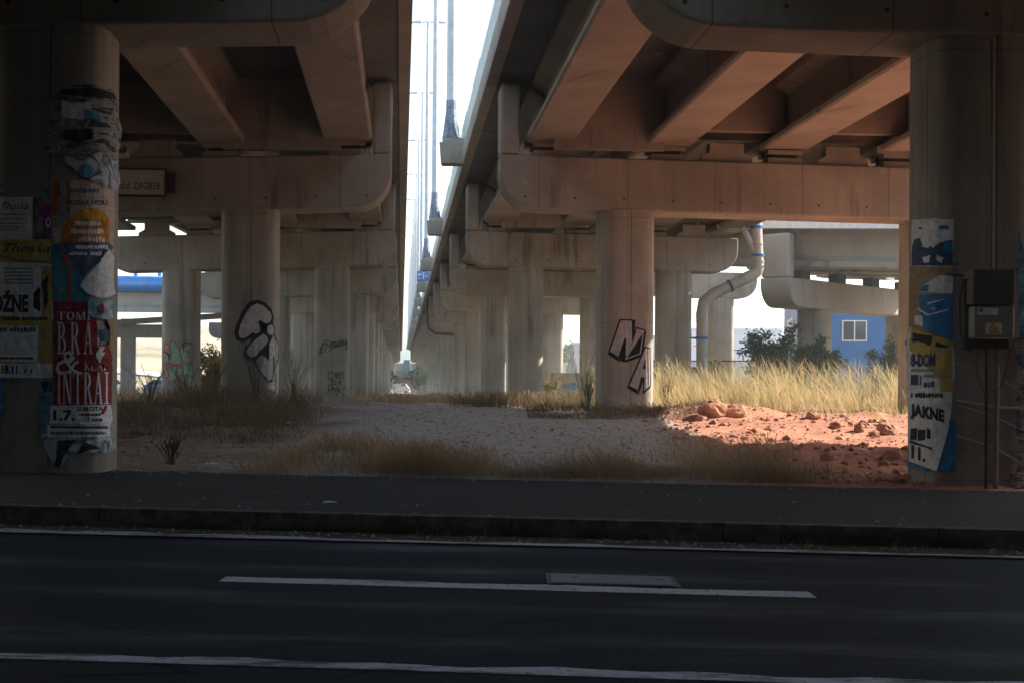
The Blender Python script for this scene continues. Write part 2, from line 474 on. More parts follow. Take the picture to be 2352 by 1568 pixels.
# ------------------------------------------------------------------ ground, road
def sstep(a, b, x):
    t = max(0, min(1, (x - a) / (b - a))); return t * t * (3 - 2 * t)
def edgeY(X): return 19.62 - .063 * X
def zg(X, Y):
    e = edgeY(X)
    base = -.012 * max(-20, min(20, X))
    if Y < e + .03: return base - .5 + 0 * X
    t = sstep(e, 43, Y)
    z = base + (.46 - base) * t
    z += .10 * sstep(e, e + 6, Y) * (MN.noise(Vector((X * .35, Y * .35, 3.1))))
    side = sstep(2.2, 4.5, X - (.0 * Y)) + sstep(-4.5, -7.5, X)
    z += sstep(e, e + 1.5, Y) * (.12 * side) * MN.noise(Vector((X * 1.3, Y * 1.3, 7.7)))
    z += sstep(e, e + 1.0, Y) * (.055 * side) * MN.noise(Vector((X * 3.3, Y * 3.3, 4.7)))
    z += .03 * sstep(e, e + .4, Y) * MN.noise(Vector((X * 3.1, Y * 3.1, 1.2)))
    # spoil heap right of the NA column
    z += .26 * math.exp(-((X - 5.0) / 1.5) ** 2 - ((Y - 38.2) / 1.6) ** 2)
    z += .22 * math.exp(-((X + 6) / 4.5) ** 2 - ((Y - 40) / 5) ** 2)
    z += .12 * math.exp(-((X - 7.0) / 2.5) ** 2 - ((Y - 25.5) / 1.6) ** 2)
    if Y > 48: z -= .12 * sstep(48, 70, Y)
    if Y > 66: z -= 2.3 * min(1, (Y - 66) / 264)
    return z

def axis_pts(lo, hi, step, far, grow=1.22):
    a = []
    x = lo
    while x <= hi + 1e-6: a.append(x); x += step
    s = step
    while a[-1] < far: s *= grow; a.append(a[-1] + s)
    s = step; pre = []
    x = lo
    while x > -far: s *= grow; x -= s; pre.append(x)
    return list(reversed(pre)) + a
xs = axis_pts(-16, 18, .2, 3000)
ys = axis_pts(17.5, 48, .2, 3000)
gm = MB()
gm.v = [(x, y, zg(x, y)) for y in ys for x in xs]
nx = len(xs)
gm.f = [(j * nx + i, j * nx + i + 1, (j + 1) * nx + i + 1, (j + 1) * nx + i) for j in range(len(ys) - 1) for i in range(nx - 1)]
gm.m = [0] * len(gm.f)
g = G('ground_soil', .95, .15)
P = g.pos(); X = g.xyz(P)
n1 = g.noise(P, .45, 5, .6)
n2 = g.noise(P, 3.2, 6, .7)
n3 = g.noise(P, 28, 4, .7)
warp = g.m('MULTIPLY', g.m('SUBTRACT', n1, .5), 6)
xr = g.m('ADD', X[0], warp)
redmask = g.smooth(xr, 2.2, 4.4)
soilmask = g.smooth(xr, -3.0, -5.2)
gravel = g.mix(g.smooth(n3, .35, .65), (.29, .27, .24), (.54, .515, .475))
gravel = g.mix(g.m('MULTIPLY', g.smooth(n2, .48, .62), .55), gravel, (.27, .225, .175))
red = g.mix(g.smooth(n2, .3, .7), (.40, .165, .105), (.58, .285, .195))
red = g.mix(g.m('MULTIPLY', g.smooth(n3, .5, .72), .5), red, (.66, .42, .32))
soil = g.mix(g.smooth(n2, .35, .65), (.16, .115, .08), (.27, .205, .145))
soil = g.mix(g.m('MULTIPLY', g.smooth(n3, .5, .7), .5), soil, (.36, .29, .22))
c = g.mix(redmask, gravel, red)
c = g.mix(soilmask, c, soil)
far = g.smooth(X[1], 48, 62)
field = g.mix(g.smooth(g.noise(P, .05, 4), .35, .65), (.20, .155, .09), (.31, .245, .16))
c = g.mix(g.m('MULTIPLY', far, .9), c, field)
g.bump(g.m('ADD', g.m('MULTIPLY', n3, .6), n2), .7, .05)
g.color(c)
tag(gm.build('ground', g.mat, smooth=True), 'gravel track and reddish dirt ground under the viaducts', None, None, 'structure')

# asphalt
def strip(y_a, y_b, x0, x1, z, n=60, thick=0, wob=None):
    b = MB()
    n = max(2, n)
    for i in range(n):
        xa, xb = x0 + (x1 - x0) * i / n, x0 + (x1 - x0) * (i + 1) / n
        ja = wob(xa) if wob else 0; jb = wob(xb) if wob else 0
        za, zb = z - .012 * xa, z - .012 * xb
        if thick:
            b.hexa([(xa, y_a - .063 * xa, za - thick), (xb, y_a - .063 * xb, zb - thick), (xb, y_b - .063 * xb + jb, zb - thick), (xa, y_b - .063 * xa + ja, za - thick),
                    (xa, y_a - .063 * xa, za), (xb, y_a - .063 * xb, zb), (xb, y_b - .063 * xb + jb, zb), (xa, y_b - .063 * xa + ja, za)])
        else:
            b.add([(xa, y_a - .063 * xa, za), (xb, y_a - .063 * xb, zb), (xb, y_b - .063 * xb + jb, zb), (xa, y_b - .063 * xa + ja, za)], [(0, 1, 2, 3)])
    return b
def asphalt(name, a, b, rough, sc=60, streak=True):
    g = G(name, rough, .07)
    P = g.pos()
    f = g.noise(P, sc, 3, .7)
    w = g.noise(P, (.25, 3.2, 1), 5, .6)
    col = g.mix(g.smooth(f, .3, .75), a, b)
    k = g.m('ADD', .72, g.m('MULTIPLY', w, .56))
    n = g.node('ShaderNodeVectorMath', operation='SCALE'); g.l.new(col, n.inputs[0]); g.l.new(k, n.inputs['Scale'])
    g.put(g.b.inputs['Roughness'], g.m('ADD', rough - .12, g.m('MULTIPLY', w, .25)))
    g.bump(f, .5, .006)
    return g.color(n.outputs[0])
g = G('asphalt_road', .75, .07); P = g.pos(); Xr = g.xyz(P)
yy = g.m('ADD', Xr[1], g.m('MULTIPLY', Xr[0], .063))                        # distance across the road
agg = g.noise(P, 70, 3, .75); big = g.noise(P, (.18, 1.1, 1), 5, .6); med = g.noise(P, 3.5, 5, .65)
col = g.mix(g.smooth(agg, .32, .72), (.010, .014, .019), (.036, .044, .054))
trk = g.m('ABSOLUTE', g.m('SUBTRACT', g.m('FRACT', g.m('MULTIPLY', g.m('SUBTRACT', yy, 7.7), 1 / 1.55)), .5))
worn = g.m('MULTIPLY', g.smooth(trk, .34, .03), g.smooth(g.noise(P, (.35, 1.6, 1), 6, .65), .42, .7))        # tyre-polished bands
col = g.mix(g.m('MULTIPLY', worn, .55), col, (.036, .048, .064))
oil = g.m('MULTIPLY', g.smooth(g.noise(P, (1.1, 2.2, 1), 5, .6), .62, .72), .7)
col = g.mix(oil, col, (.010, .011, .012))
crk = g.m('MULTIPLY', g.m('LESS_THAN', g.vor(g.scale(P, (.55, 1.0, 1)), .55, 'DISTANCE_TO_EDGE'), .006), g.smooth(g.noise(P, .5, 2), .52, .56))
col = g.mix(g.m('MULTIPLY', crk, .8), col, (.004, .004, .005))
grit = g.m('MULTIPLY', g.m('LESS_THAN', g.vor(P, 7), .05), g.smooth(med, .5, .62))
col = g.mix(grit, col, (.16, .16, .155))
g.bump(g.m('ADD', agg, g.m('MULTIPLY', med, .4)), .6, .008)
g.put(g.b.inputs['Specular IOR Level'], g.m('ADD', .05, g.m('MULTIPLY', worn, .14)))
g.put(g.b.inputs['Roughness'], g.m('SUBTRACT', .75, g.m('MULTIPLY', worn, .22)))
M['road'] = g.color(col)
g = G('asphalt_pavement', .9, .07); P = g.pos()
agg = g.noise(P, 55, 3, .7); med = g.noise(P, (.5, 1.2, 1), 6, .65)
col = g.mix(g.smooth(agg, .3, .7), (.030, .032, .031), (.070, .072, .068))
col = g.mix(g.m('MULTIPLY', g.smooth(med, .5, .7), .7), col, (.085, .080, .070))
col = g.mix(g.m('MULTIPLY', g.smooth(g.noise(P, 1.4, 5, .7), .60, .68), .6), col, (.022, .023, .023))
grit = g.m('LESS_THAN', g.vor(P, 5), .045)
col = g.mix(g.m('MULTIPLY', grit, .7), col, (.17, .165, .15))
g.bump(g.m('ADD', agg, med), .5, .008)
M['pave'] = g.color(col)
g = G('kerb_concrete', .9, .1); P = g.pos()
n_ = g.noise(P, 6, 6, .7)
col = g.mix(g.smooth(n_, .35, .68), (.075, .062, .050), (.19, .18, .16))
jt = g.m('MULTIPLY', g.m('LESS_THAN', g.m('FRACT', g.m('MULTIPLY', g.xyz(P)[0], .5)), .006), .7)
col = g.mix(jt, col, (.012, .011, .010))
col = g.mix(g.m('MULTIPLY', g.smooth(g.xyz(P)[2], -.02, -.16), g.smooth(g.noise(P, 3, 4), .35, .6)), col, (.05, .036, .024))
g.bump(n_, .6, .02)
M['kerbm'] = g.color(col)
M['dirt'] = asphalt('gutter_dirt', (.075, .054, .036), (.15, .115, .08), .95, 25)
ZR = -.18
tag(strip(-14, 13.95, -70, 70, ZR, 40).build('road', M['road']), 'dark two-lane asphalt road in shade', None, None, 'structure')
tag(strip(14.33, 19.62, -70, 70, 0.0, 40, .4).build('pavement', M['pave']), 'dark asphalt pavement beside the road', None, None, 'structure')
tag(strip(14.16, 14.325, -70, 70, .012, 140, .4).build('kerb', M['kerbm'], bevel=.012), 'low concrete kerb between road and pavement', None, None, 'structure')
tag(strip(13.55, 14.15, -70, 70, ZR + .012, 300, 0, lambda x: 0).build('gutter', M['dirt']), 'dirt filled gutter along the kerb', None, None, 'structure')

def paint(name, wear):
    g = G(name, .75, .2)
    P = g.pos()
    f = g.noise(P, (1.4, 5, 1), 6, .7)
    chip = g.smooth(g.noise(P, 16, 5, .75), .56, .62)
    col = g.mix(g.smooth(f, wear, wear + .2), (.07, .08, .09), (.52, .55, .58))
    col = g.mix(g.m('MULTIPLY', chip, .75), col, (.05, .056, .064))
    return g.color(col)
M['line'] = paint('road_paint', .28)
M['line_worn'] = paint('road_paint_worn', .36)
rw = random.Random(3)
wv = [rw.random() for _ in range(400)]
def wob(x): 
    i = int((x + 70) / .35) % 399; f = ((x + 70) / .35) % 1
    return (.22 if x < 1.2 else .08) * (wv[i] * (1 - f) + wv[i + 1] * f)
tag(strip(13.42, 13.52, -70, 70, ZR + .016, 600, 0, wob).build('edge_line', M['line_worn']), 'worn white edge line along the gutter', None, None, 'structure')
def wob2(x): return .035 * math.sin(x * 7.5) + .02 * math.sin(x * 3.1)
tag(strip(7.60, 7.78, -70, 70, ZR + .004, 600, 0, wob2).build('centre_line', M['line_worn']), 'solid white line nearest the camera', None, None, 'structure')
def wob3(x): return .035 * (wv[int((x + 70) / .09) % 399] - .5) + .02 * math.sin(x * 4)
for i, (x0, x1) in enumerate(((-2.12, 2.17), (-14.4, -10.1), (10.2, 14.5))):
    tag(strip(10.66, 10.94, x0, x1, ZR + .004, 90, 0, wob3).build('lane_dash', M['line']), 'broken white lane line dash on the road', None, None, 'structure')

# sunken steel inspection cover
cv = empty('inspection_cover', (0.76, 11.28, ZR - .01), 'rectangular steel inspection cover set in the road beyond the white dash', 'manhole cover')
mcov = plain('cover_steel', (.17, .19, .21), .5, .4, .25, 8)
strip(11.02, 11.60, .27, 1.26, ZR + .006, 4).build('frame', plain('cover_frame', (.09, .10, .11), .6), cv, off=cv.location)
strip(11.06, 11.56, .31, 1.22, ZR + .011, 4).build('plate', mcov, cv, off=cv.location)
for x in (.46, 1.1):
    strip(11.30, 11.36, x, x + .05, ZR + .015, 2).build('lifting_hole', M['dark_steel'], cv, off=cv.location)

# unseen wall added behind the camera to keep light off the near piers
wall = MB().box(-75, 90, -14.6, -14, -1, 9.2)
for (x0, x1, y0, y1, z1, lb) in ((-38, -36, 24, 128, 9.0, 'tall added wall left of the left viaduct, outside the frame, blocking skylight'), (-52, -50, -14, 96, 8.6, 'long added wall at the left, outside the frame, blocking low skylight'), (52, 54, -14, 70, 7.5, 'long added wall at the far right, outside the frame, blocking low skylight')):
    mb = MB().box(x0, x1, y0 + .01, y1, -1, z1)  # added out of view to cut low skylight from the sides
    tag(mb.build('light_block_wall', M['conc']), lb, 'wall')
tag(wall.build('light_block_wall', M['conc']), 'long added wall behind the camera under the decks, shutting out light', 'wall')

# ------------------------------------------------------------------ paint, paper and lettering on round columns
bpy.context.view_layer.update()
def zc(ox, oy, s):
    return lambda pts: [((x / s + ox) * .9408, (y / s + oy) * .9408) for x, y in pts]

def on_cyl(c, px, py, ro):
    x, y = px - CX, py - CY
    dx, dz = (x + TH * y) / F, -(y - TH * x) / F
    r = c[2] + ro
    ch, sh_ = math.cos(PH), math.sin(PH)
    def fn(t):
        ax, ay = dx * t - c[0], t - c[1]
        lx, ly = ax * ch + ay * sh_, -ax * sh_ + ay * ch
        return (abs(lx) ** PEX + abs(ly) ** PEX) ** (1 / PEX) - r
    a = c[1] - 1.6 * r; st = .02 * r; best = (9e9, a); hit = None
    while a < c[1] + .4 * r:
        v = fn(a)
        if v <= 0: hit = a; break
        if v < best[0]: best = (v, a)
        a += st
    if hit is None: t = best[1]
    else:
        lo_, hi_ = hit - st, hit
        for _ in range(16):
            md = (lo_ + hi_) / 2
            if fn(md) <= 0: hi_ = md
            else: lo_ = md
        t = hi_
    return (dx * t, t, H + dz * t)

def flat_bm(polys):
    bm = bmesh.new()
    for p in polys:
        vs = [bm.verts.new((a, b, 0)) for a, b in p]
        try: bm.faces.new(vs)
        except Exception: pass
    bmesh.ops.triangulate(bm, faces=bm.faces[:])
    return bm

def wrap(bm, c, ro, step):
    xs_ = [v.co.x for v in bm.verts]
    if xs_:
        x = math.floor(min(xs_) / step) * step
        while x < max(xs_):
            bmesh.ops.bisect_plane(bm, geom=bm.verts[:] + bm.edges[:] + bm.faces[:], plane_co=(x, 0, 0), plane_no=(1, 0, 0))
            x += step
    near = c[1] < 25
    if near and xs_:
        ys_ = [v.co.y for v in bm.verts]; y = math.floor(min(ys_) / 11) * 11
        while y < max(ys_):
            bmesh.ops.bisect_plane(bm, geom=bm.verts[:] + bm.edges[:] + bm.faces[:], plane_co=(0, y, 0), plane_no=(0, 1, 0))
            y += 11
    bm.verts.index_update()
    wr = lambda p: (.016 * (.6 + MN.noise(Vector((p.x / 17, p.y / 26, 2)))) + .010 * abs(MN.noise(Vector((p.x / 9, p.y / 8, 7))))) if near else 0
    v = [on_cyl(c, p.co.x, p.co.y, ro + wr(p.co)) for p in bm.verts]
    f = [[q.index for q in fa.verts] for fa in bm.faces]
    bm.free()
    return v, f

def decal(name, c, polys, mat, ro=.004, parent=None, step=7, rag=0, seed=0):
    """flat shapes (pixel outlines of what is stuck or painted there) laid onto the cylinder c"""
    if rag:
        q = random.Random(seed); out = []
        for p in polys:
            np_ = []
            for (a, b), (a2, b2) in zip(p, p[1:] + p[:1]):
                n = max(1, int(math.hypot(a2 - a, b2 - b) / 7))
                for i in range(n):
                    t = i / n
                    np_.append((a + (a2 - a) * t + q.uniform(-rag, rag), b + (b2 - b) * t + q.uniform(-rag, rag)))
            out.append(np_)
        polys = out
    bm = flat_bm(polys)
    return put_decal(name, wrap(bm, c, ro, step), mat, parent)

def put_decal(name, vf, mat, parent):
    v, f = vf
    mb = MB(); mb.open = True
    if parent is None:
        k = [sum(a[i] for a in v) / len(v) for i in range(3)]
        mb.add(v, f)
        o = mb.build(name, mat, None, loc=k, off=k)
        return o
    inv = parent.matrix_world.inverted() if parent.parent else Matrix.Translation(parent.location).inverted()
    mb.add([inv @ Vector(a) for a in v], f)
    return mb.build(name, mat, parent)

def strokes(lines, w):
    out = []
    for L_ in lines:
        for (a, b), (c, d) in zip(L_, L_[1:]):
            l = math.hypot(c - a, d - b) or 1
            ux, uy = (c - a) / l, (d - b) / l
            a2, b2, c2, d2 = a - ux * w * .45, b - uy * w * .45, c + ux * w * .45, d + uy * w * .45
            nx_, ny_ = -uy * w / 2, ux * w / 2
            out.append([(a2 + nx_, b2 + ny_), (c2 + nx_, d2 + ny_), (c2 - nx_, d2 - ny_), (a2 - nx_, b2 - ny_)])
    return out

def text_bm(s, box, bold=.012, sk=0):
    """letters filling a pixel box (x0, y0, x1, y1), baseline sloping by sk pixels"""
    cu = bpy.data.curves.new('t', 'FONT'); cu.body = s; cu.offset = bold; cu.resolution_u = 3; cu.shear = .45 if s == 'Thoska' else 0
    ob = bpy.data.objects.new('t', cu); COL.objects.link(ob)
    me = ob.to_mesh()
    bm = bmesh.new(); bm.from_mesh(me)
    ob.to_mesh_clear(); bpy.data.objects.remove(ob); bpy.data.curves.remove(cu)
    xs_ = [v.co.x for v in bm.verts]; ys_ = [v.co.y for v in bm.verts]
    x0, x1, y0, y1 = min(xs_), max(xs_), min(ys_), max(ys_)
    for v in bm.verts:
        u, t = (v.co.x - x0) / (x1 - x0), (v.co.y - y0) / (y1 - y0)
        v.co = (box[0] + u * (box[2] - box[0]), box[3] - t * (box[3] - box[1]) + sk * u, 0)
    bmesh.ops.triangulate(bm, faces=bm.faces[:])
    return bm
def letter(s, c, box, mat, parent, ro, bold=.012, sk=0, name='lettering'):
    return put_decal(name, wrap(text_bm(s, box, bold, sk), c, ro, 6), mat, parent)

def scribble(c, box, mat, parent, ro, seed, name='small_print', lean=1.2):
    q = random.Random(seed); x0, y0, x1, y1 = box; out = []; x = x0
    h = y1 - y0
    while x < x1 - 1:
        w_ = min(q.uniform(.35, .9) * h * .8, x1 - x)
        if q.random() < .95:
            a, b = y0 + q.uniform(0, .25) * h, y1 - q.uniform(0, .2) * h
            out.append([(x + lean * q.random(), a), (x + w_ * .9, a + q.uniform(-.1, .15) * h), (x + w_ * .85, b), (x, b - q.uniform(-.1, .1) * h)])
        x += w_ + .03 * h
    return decal(name, c, out, mat, ro, parent, 7)

def arcpts(cx, cy, rx, ry, a0, a1, n=10):
    return [(cx + rx * math.cos(R(a0 + (a1 - a0) * i / n)), cy + ry * math.sin(R(a0 + (a1 - a0) * i / n))) for i in range(n + 1)]

# roman capitals on a 0..1 cell (y down), thick and thin strokes with serifs
def bar(x0, y0, x1, y1, w): # slanted stem with horizontal ends
    return [(x0 - w / 2, y0), (x0 + w / 2, y0), (x1 + w / 2, y1), (x1 - w / 2, y1)]
def srf(x, y, w): return [(x - w / 2, y - .016), (x + w / 2, y - .016), (x + w / 2, y + .016), (x - w / 2, y + .016)]
def bowl(x, y0, y1, rx, wt):
    a = arcpts(x, (y0 + y1) / 2, rx, (y1 - y0) / 2, -90, 90, 8); b = arcpts(x, (y0 + y1) / 2, rx - wt, (y1 - y0) / 2 - .03, -90, 90, 8)
    return [[a[i], a[i + 1], b[i + 1], b[i]] for i in range(8)]
def glyph(ch):
    t, n = .20, .075
    if ch == 'I': return [bar(.5, 0, .5, 1, t * 1.7), srf(.5, .016, .95), srf(.5, .984, .95)]
    if ch == 'B': return [bar(.22, 0, .22, 1, t), srf(.2, .016, .4), srf(.2, .984, .4)] + bowl(.35, 0, .5, .45, t) + bowl(.35, .47, 1, .55, t) + [bar(.33, 0, .33, .03, .2), bar(.33, .47, .33, .5, .2), bar(.33, .97, .33, 1, .2)]
    if ch == 'R': return [bar(.22, 0, .22, 1, t), srf(.22, .016, .4), srf(.22, .984, .44)] + bowl(.35, 0, .52, .45, t) + [bar(.5, .5, .84, 1, t), srf(.88, .984, .24), bar(.33, 0, .33, .03, .2), bar(.35, .49, .35, .52, .25)]
    if ch == 'A': return [bar(.46, 0, .16, 1, n), bar(.5, 0, .78, 1, t), [(.28, .64), (.68, .64), (.68, .68), (.28, .68)], srf(.14, .984, .3), srf(.8, .984, .38)]
    if ch == 'N': return [bar(.14, 0, .14, 1, n), bar(.2, 0, .8, 1, t), bar(.85, 0, .85, 1, n), srf(.14, .984, .3), srf(.12, .016, .26), srf(.86, .016, .28)]
    if ch == 'T': return [bar(.5, 0, .5, 1, t), [(.04, 0), (.96, 0), (.96, .04), (.04, .04)], bar(.05, 0, .05, .2, .06), bar(.95, 0, .95, .2, .06), srf(.5, .984, .44)]
    if ch == 'M': return [bar(.12, 0, .12, 1, n), bar(.17, 0, .48, 1, t * .8), bar(.8, 0, .5, 1, n), bar(.86, 0, .86, 1, t * .8), srf(.12, .984, .24), srf(.87, .984, .26), srf(.1, .016, .2), srf(.9, .016, .2)]
    if ch == 'K': return [bar(.2, 0, .2, 1, t), bar(.82, 0, .3, .55, n), bar(.42, .45, .82, 1, t), srf(.2, .016, .4), srf(.2, .984, .4), srf(.84, .984, .3), srf(.84, .016, .3)]
    if ch == 'L': return [bar(.22, 0, .22, 1, t), srf(.22, .016, .4), [(.06, .96), (.9, .96), (.9, 1), (.06, 1)], bar(.88, .8, .88, 1, .06)]
    if ch == 'P': return [bar(.22, 0, .22, 1, t), srf(.22, .016, .4), srf(.22, .984, .44), bar(.33, 0, .33, .03, .2)] + bowl(.35, 0, .55, .48, t)
    if ch == 'O':
        a = arcpts(.5, .5, .46, .5, 0, 360, 20); b = arcpts(.5, .5, .26, .46, 0, 360, 20)
        return [[a[i], a[i + 1], b[i + 1], b[i]] for i in range(20)]
    return []
def roman(word, boxes):
    out = []
    for ch, (x0, y0, x1, y1) in zip(word, boxes):
        out += [[(x0 + a * (x1 - x0), y0 + b * (y1 - y0)) for a, b in p] for p in glyph(ch)]
    return out
def roman_row(word, x0, y0, x1, y1, gap=.14, narrow={}):
    wts = [narrow.get(c, 1) for c in word]; tot = sum(wts) + gap * (len(word) - 1)
    bx, x = [], x0
    for c, wt in zip(word, wts):
        w_ = wt / tot * (x1 - x0); bx.append((x, y0, x + w_, y1)); x += w_ + gap / tot * (x1 - x0)
    return roman(word, bx)

NAc = COLS[('viaduct_pier', 1, 1)][0]; FIc = COLS[('viaduct_pier', -1, 1)][0]
TAc = COLS[('viaduct_pier', -1, 2)][0]; GRc = COLS[('viaduct_pier', -1, 2)][1]
LPc = COLS[('viaduct_pier', -1, 0)][0]; RPc = COLS[('viaduct_pier', 1, 0)][0]

def spray(name, c, fade=.0, rough=.8):
    g = G(name, rough, .2)
    f = g.noise(g.pos(), 9, 5, .65)
    k = tuple(x * .72 for x in c)
    col = g.mix(g.smooth(f, .35, .62), k, c)
    X_ = g.xyz(g.pos())
    ln = g.m('LESS_THAN', g.m('ABSOLUTE', g.m('SUBTRACT', g.m('FRACT', g.m('MULTIPLY', X_[0], 5)), .5)), .04)
    col = g.mix(g.m('MULTIPLY', ln, .35), col, (.2, .19, .17))
    return g.color(col)
M['spray_white'] = spray('white_spray', (.62, .62, .60))
M['spray_fill'] = spray('thin_spray_fill', (.56, .50, .46))
M['spray_mint'] = spray('mint_spray', (.30, .60, .40))
M['spray_pink'] = spray('pink_spray', (.62, .16, .15))

# block letters NA
z = zc(1460, 760, 7.125)
Npoly = [(385, 150), (590, 152), (600, 520), (668, 285), (812, 330), (745, 745), (470, 855), (468, 480), (352, 790), (195, 690)]
Apoly = [(820, 615), (895, 640), (910, 1285), (785, 1385), (798, 1165), (745, 1140), (700, 1365), (535, 1285)]
Ahole = [(828, 810), (775, 985), (825, 1005)]
col = NAc[3]
decal('graffiti_fill', NAc, [z(Npoly), z(Apoly)], M['spray_fill'], .003, col)
sh = [[(590, 150), (655, 150), (612, 545), (596, 540)], [(468, 470), (492, 478), (470, 860), (452, 880), (440, 640), (395, 860), (350, 790)],
      [(812, 330), (840, 345), (775, 770), (700, 810), (470, 890), (470, 850), (745, 740)], [(195, 690), (352, 790), (385, 885), (170, 740)],
      [(535, 1285), (700, 1365), (705, 1445), (505, 1320)], [(785, 1385), (910, 1285), (912, 1325), (770, 1450)], [(745, 1140), (800, 1165), (795, 1185), (752, 1165), (712, 1440), (695, 1370)], Ahole]
ol = strokes([z(Npoly + Npoly[:1]), z(Apoly + Apoly[:1])], 3.6)
decal('graffiti_outline', NAc, ol + [z(p) for p in sh], M['black_paint'], .006, col)
hi = strokes([z([(577, 170), (588, 530)]), z([(795, 340), (735, 730), (480, 828)]), z([(215, 685), (345, 770), (450, 480)]), z([(885, 650), (898, 1275), (795, 1365)]), z([(545, 1275), (690, 1345), (742, 1110), (795, 1135)]), z([(815, 800), (768, 985)])], 2.0)
decal('graffiti_highlight', NAc, hi, M['spray_white'], .009, col)

# bubble letters
z = zc(560, 720, 6.0286)
col = FIc[3]
blk = [(400, 70), (520, 110), (620, 210), (655, 320), (640, 420), (672, 480), (668, 590), (715, 680), (725, 830), (716, 980), (662, 1100), (660, 1230), (610, 1280), (540, 1250), (380, 1050), (370, 960), (330, 925), (250, 955), (200, 870), (215, 780), (310, 690), (330, 630), (280, 650), (190, 700), (100, 660), (70, 560), (100, 450), (190, 240), (270, 120)]
w1 = [(410, 125), (500, 160), (600, 250), (625, 330), (600, 400), (545, 425), (500, 400), (450, 370), (420, 410), (452, 470), (447, 540), (400, 575), (345, 550), (315, 530), (270, 610), (210, 645), (150, 620), (135, 560), (160, 450), (230, 300), (320, 170)]
w2 = [(500, 572), (560, 610), (572, 680), (520, 750), (440, 830), (390, 890), (320, 912), (265, 870), (258, 810), (310, 730), (400, 640)]
w3 = [(400, 960), (430, 910), (480, 888), (530, 910), (585, 975), (588, 720), (620, 650), (660, 615), (705, 700), (716, 800), (706, 955), (690, 950), (640, 870), (634, 1100), (626, 1230), (580, 1255), (500, 1170), (410, 1050)]
dr = [(690, 1050), (722, 985), (720, 1200), (712, 1530), (665, 1545), (690, 1330), (640, 1390), (565, 1375), (555, 1300), (640, 1280)]
decal('graffiti_outline', FIc, [z(blk)], M['black_paint'], .003, col, rag=.5)
decal('graffiti_fill', FIc, [z(w1), z(w2), z(w3), z(arcpts(608, 515, 54, 76, 0, 340, 14))], M['spray_white'], .006, col)
decal('graffiti_drip', FIc, [z(dr)], M['spray_white'], .004, col, rag=.8)

# thin marker tags
z = zc(760, 800, 8.2526)
tg = [[(410, 870), (370, 880), (335, 950), (340, 1010), (375, 1040), (410, 1010)], [(430, 890), (415, 1020)], [(430, 895), (470, 900), (480, 960), (450, 1010)], [(500, 900), (508, 1010), (535, 895)], [(555, 880), (548, 1000)],
      [(590, 890), (580, 1010)], [(590, 890), (650, 900), (660, 960), (620, 1010), (580, 1010)], [(412, 1040), (395, 1150)], [(500, 1060), (440, 1050), (430, 1085), (500, 1110), (490, 1135), (420, 1130)],
      [(545, 1130), (580, 1040), (582, 1140)], [(555, 1100), (590, 1100)], [(355, 1120), (340, 1320)], [(420, 1130), (410, 1290)], [(320, 1275), (430, 1215)],
      [(450, 1185), (432, 1235), (460, 1255), (482, 1210), (450, 1185)], [(470, 1305), (530, 1170), (545, 1290)], [(490, 1260), (545, 1250)], [(615, 1190), (510, 1350)], [(545, 1210), (640, 1365)], [(676, 1155), (655, 1250)], [(645, 1280), (640, 1300)]]
decal('graffiti_writing', TAc, strokes([z(p) for p in tg], 1.7), M['black_paint'], .004, TAc[3])
tg = [[(140, 560), (170, 450), (230, 320), (300, 250), (360, 265)], [(185, 545), (200, 420), (260, 340), (330, 310), (310, 400), (250, 490), (200, 500), (190, 440)], [(320, 495), (430, 420), (470, 390), (580, 370)],
      [(380, 300), (360, 380), (400, 380), (420, 290), (380, 290)], [(440, 280), (420, 380), (470, 360), (480, 270), (440, 290)], [(500, 280), (490, 390), (520, 340)], [(540, 270), (540, 380)], [(580, 250), (560, 370)], [(600, 250), (590, 350)], [(630, 250), (620, 350)],
      [(650, 270), (640, 350), (680, 340), (690, 270), (660, 260)], [(700, 280), (690, 360)], [(735, 250), (710, 350), (740, 380), (710, 440), (700, 400)]]
decal('graffiti_signature', TAc, strokes([z(p) for p in tg], 1.8), M['black_paint'], .004, TAc[3])

# mint and pink piece on the outer column
z = zc(270, 640, 4.6103)
mint = [[(585, 1010), (650, 1030), (665, 1130), (600, 1120)], [(660, 900), (720, 890), (800, 1040), (790, 1130), (740, 1150), (660, 1140), (690, 1010)], [(800, 960), (900, 930), (920, 970), (850, 985), (890, 1100), (840, 1140), (770, 1040)], [(600, 920), (640, 920), (670, 990), (610, 980)],
        [(600, 1140), (660, 1270), (640, 1300), (595, 1210)], [(650, 1190), (740, 1160), (740, 1300), (680, 1350), (650, 1300)], [(820, 1150), (910, 1160), (910, 1240), (830, 1260)], [(850, 1290), (950, 1300), (935, 1420), (870, 1390)], [(740, 1200), (800, 1190), (790, 1260), (745, 1270)]]
decal('graffiti_fill', GRc, [z(p) for p in mint], M['spray_mint'], .004, GRc[3], rag=.6)
decal('graffiti_outline', GRc, strokes([z(p + p[:1]) for p in mint[:6]], 2.6), M['spray_pink'], .007, GRc[3])
for pl_ in ([(800, 920), (850, 905), (905, 915)], [(822, 930), (825, 1010)], [(600, 1000), (680, 1045)], [(640, 1020), (660, 1090)], [(900, 1130), (885, 1210)]):
    decal('graffiti_scrawl', GRc, strokes([z(pl_)], 2.2), M['black_paint'], .009, GRc[3])

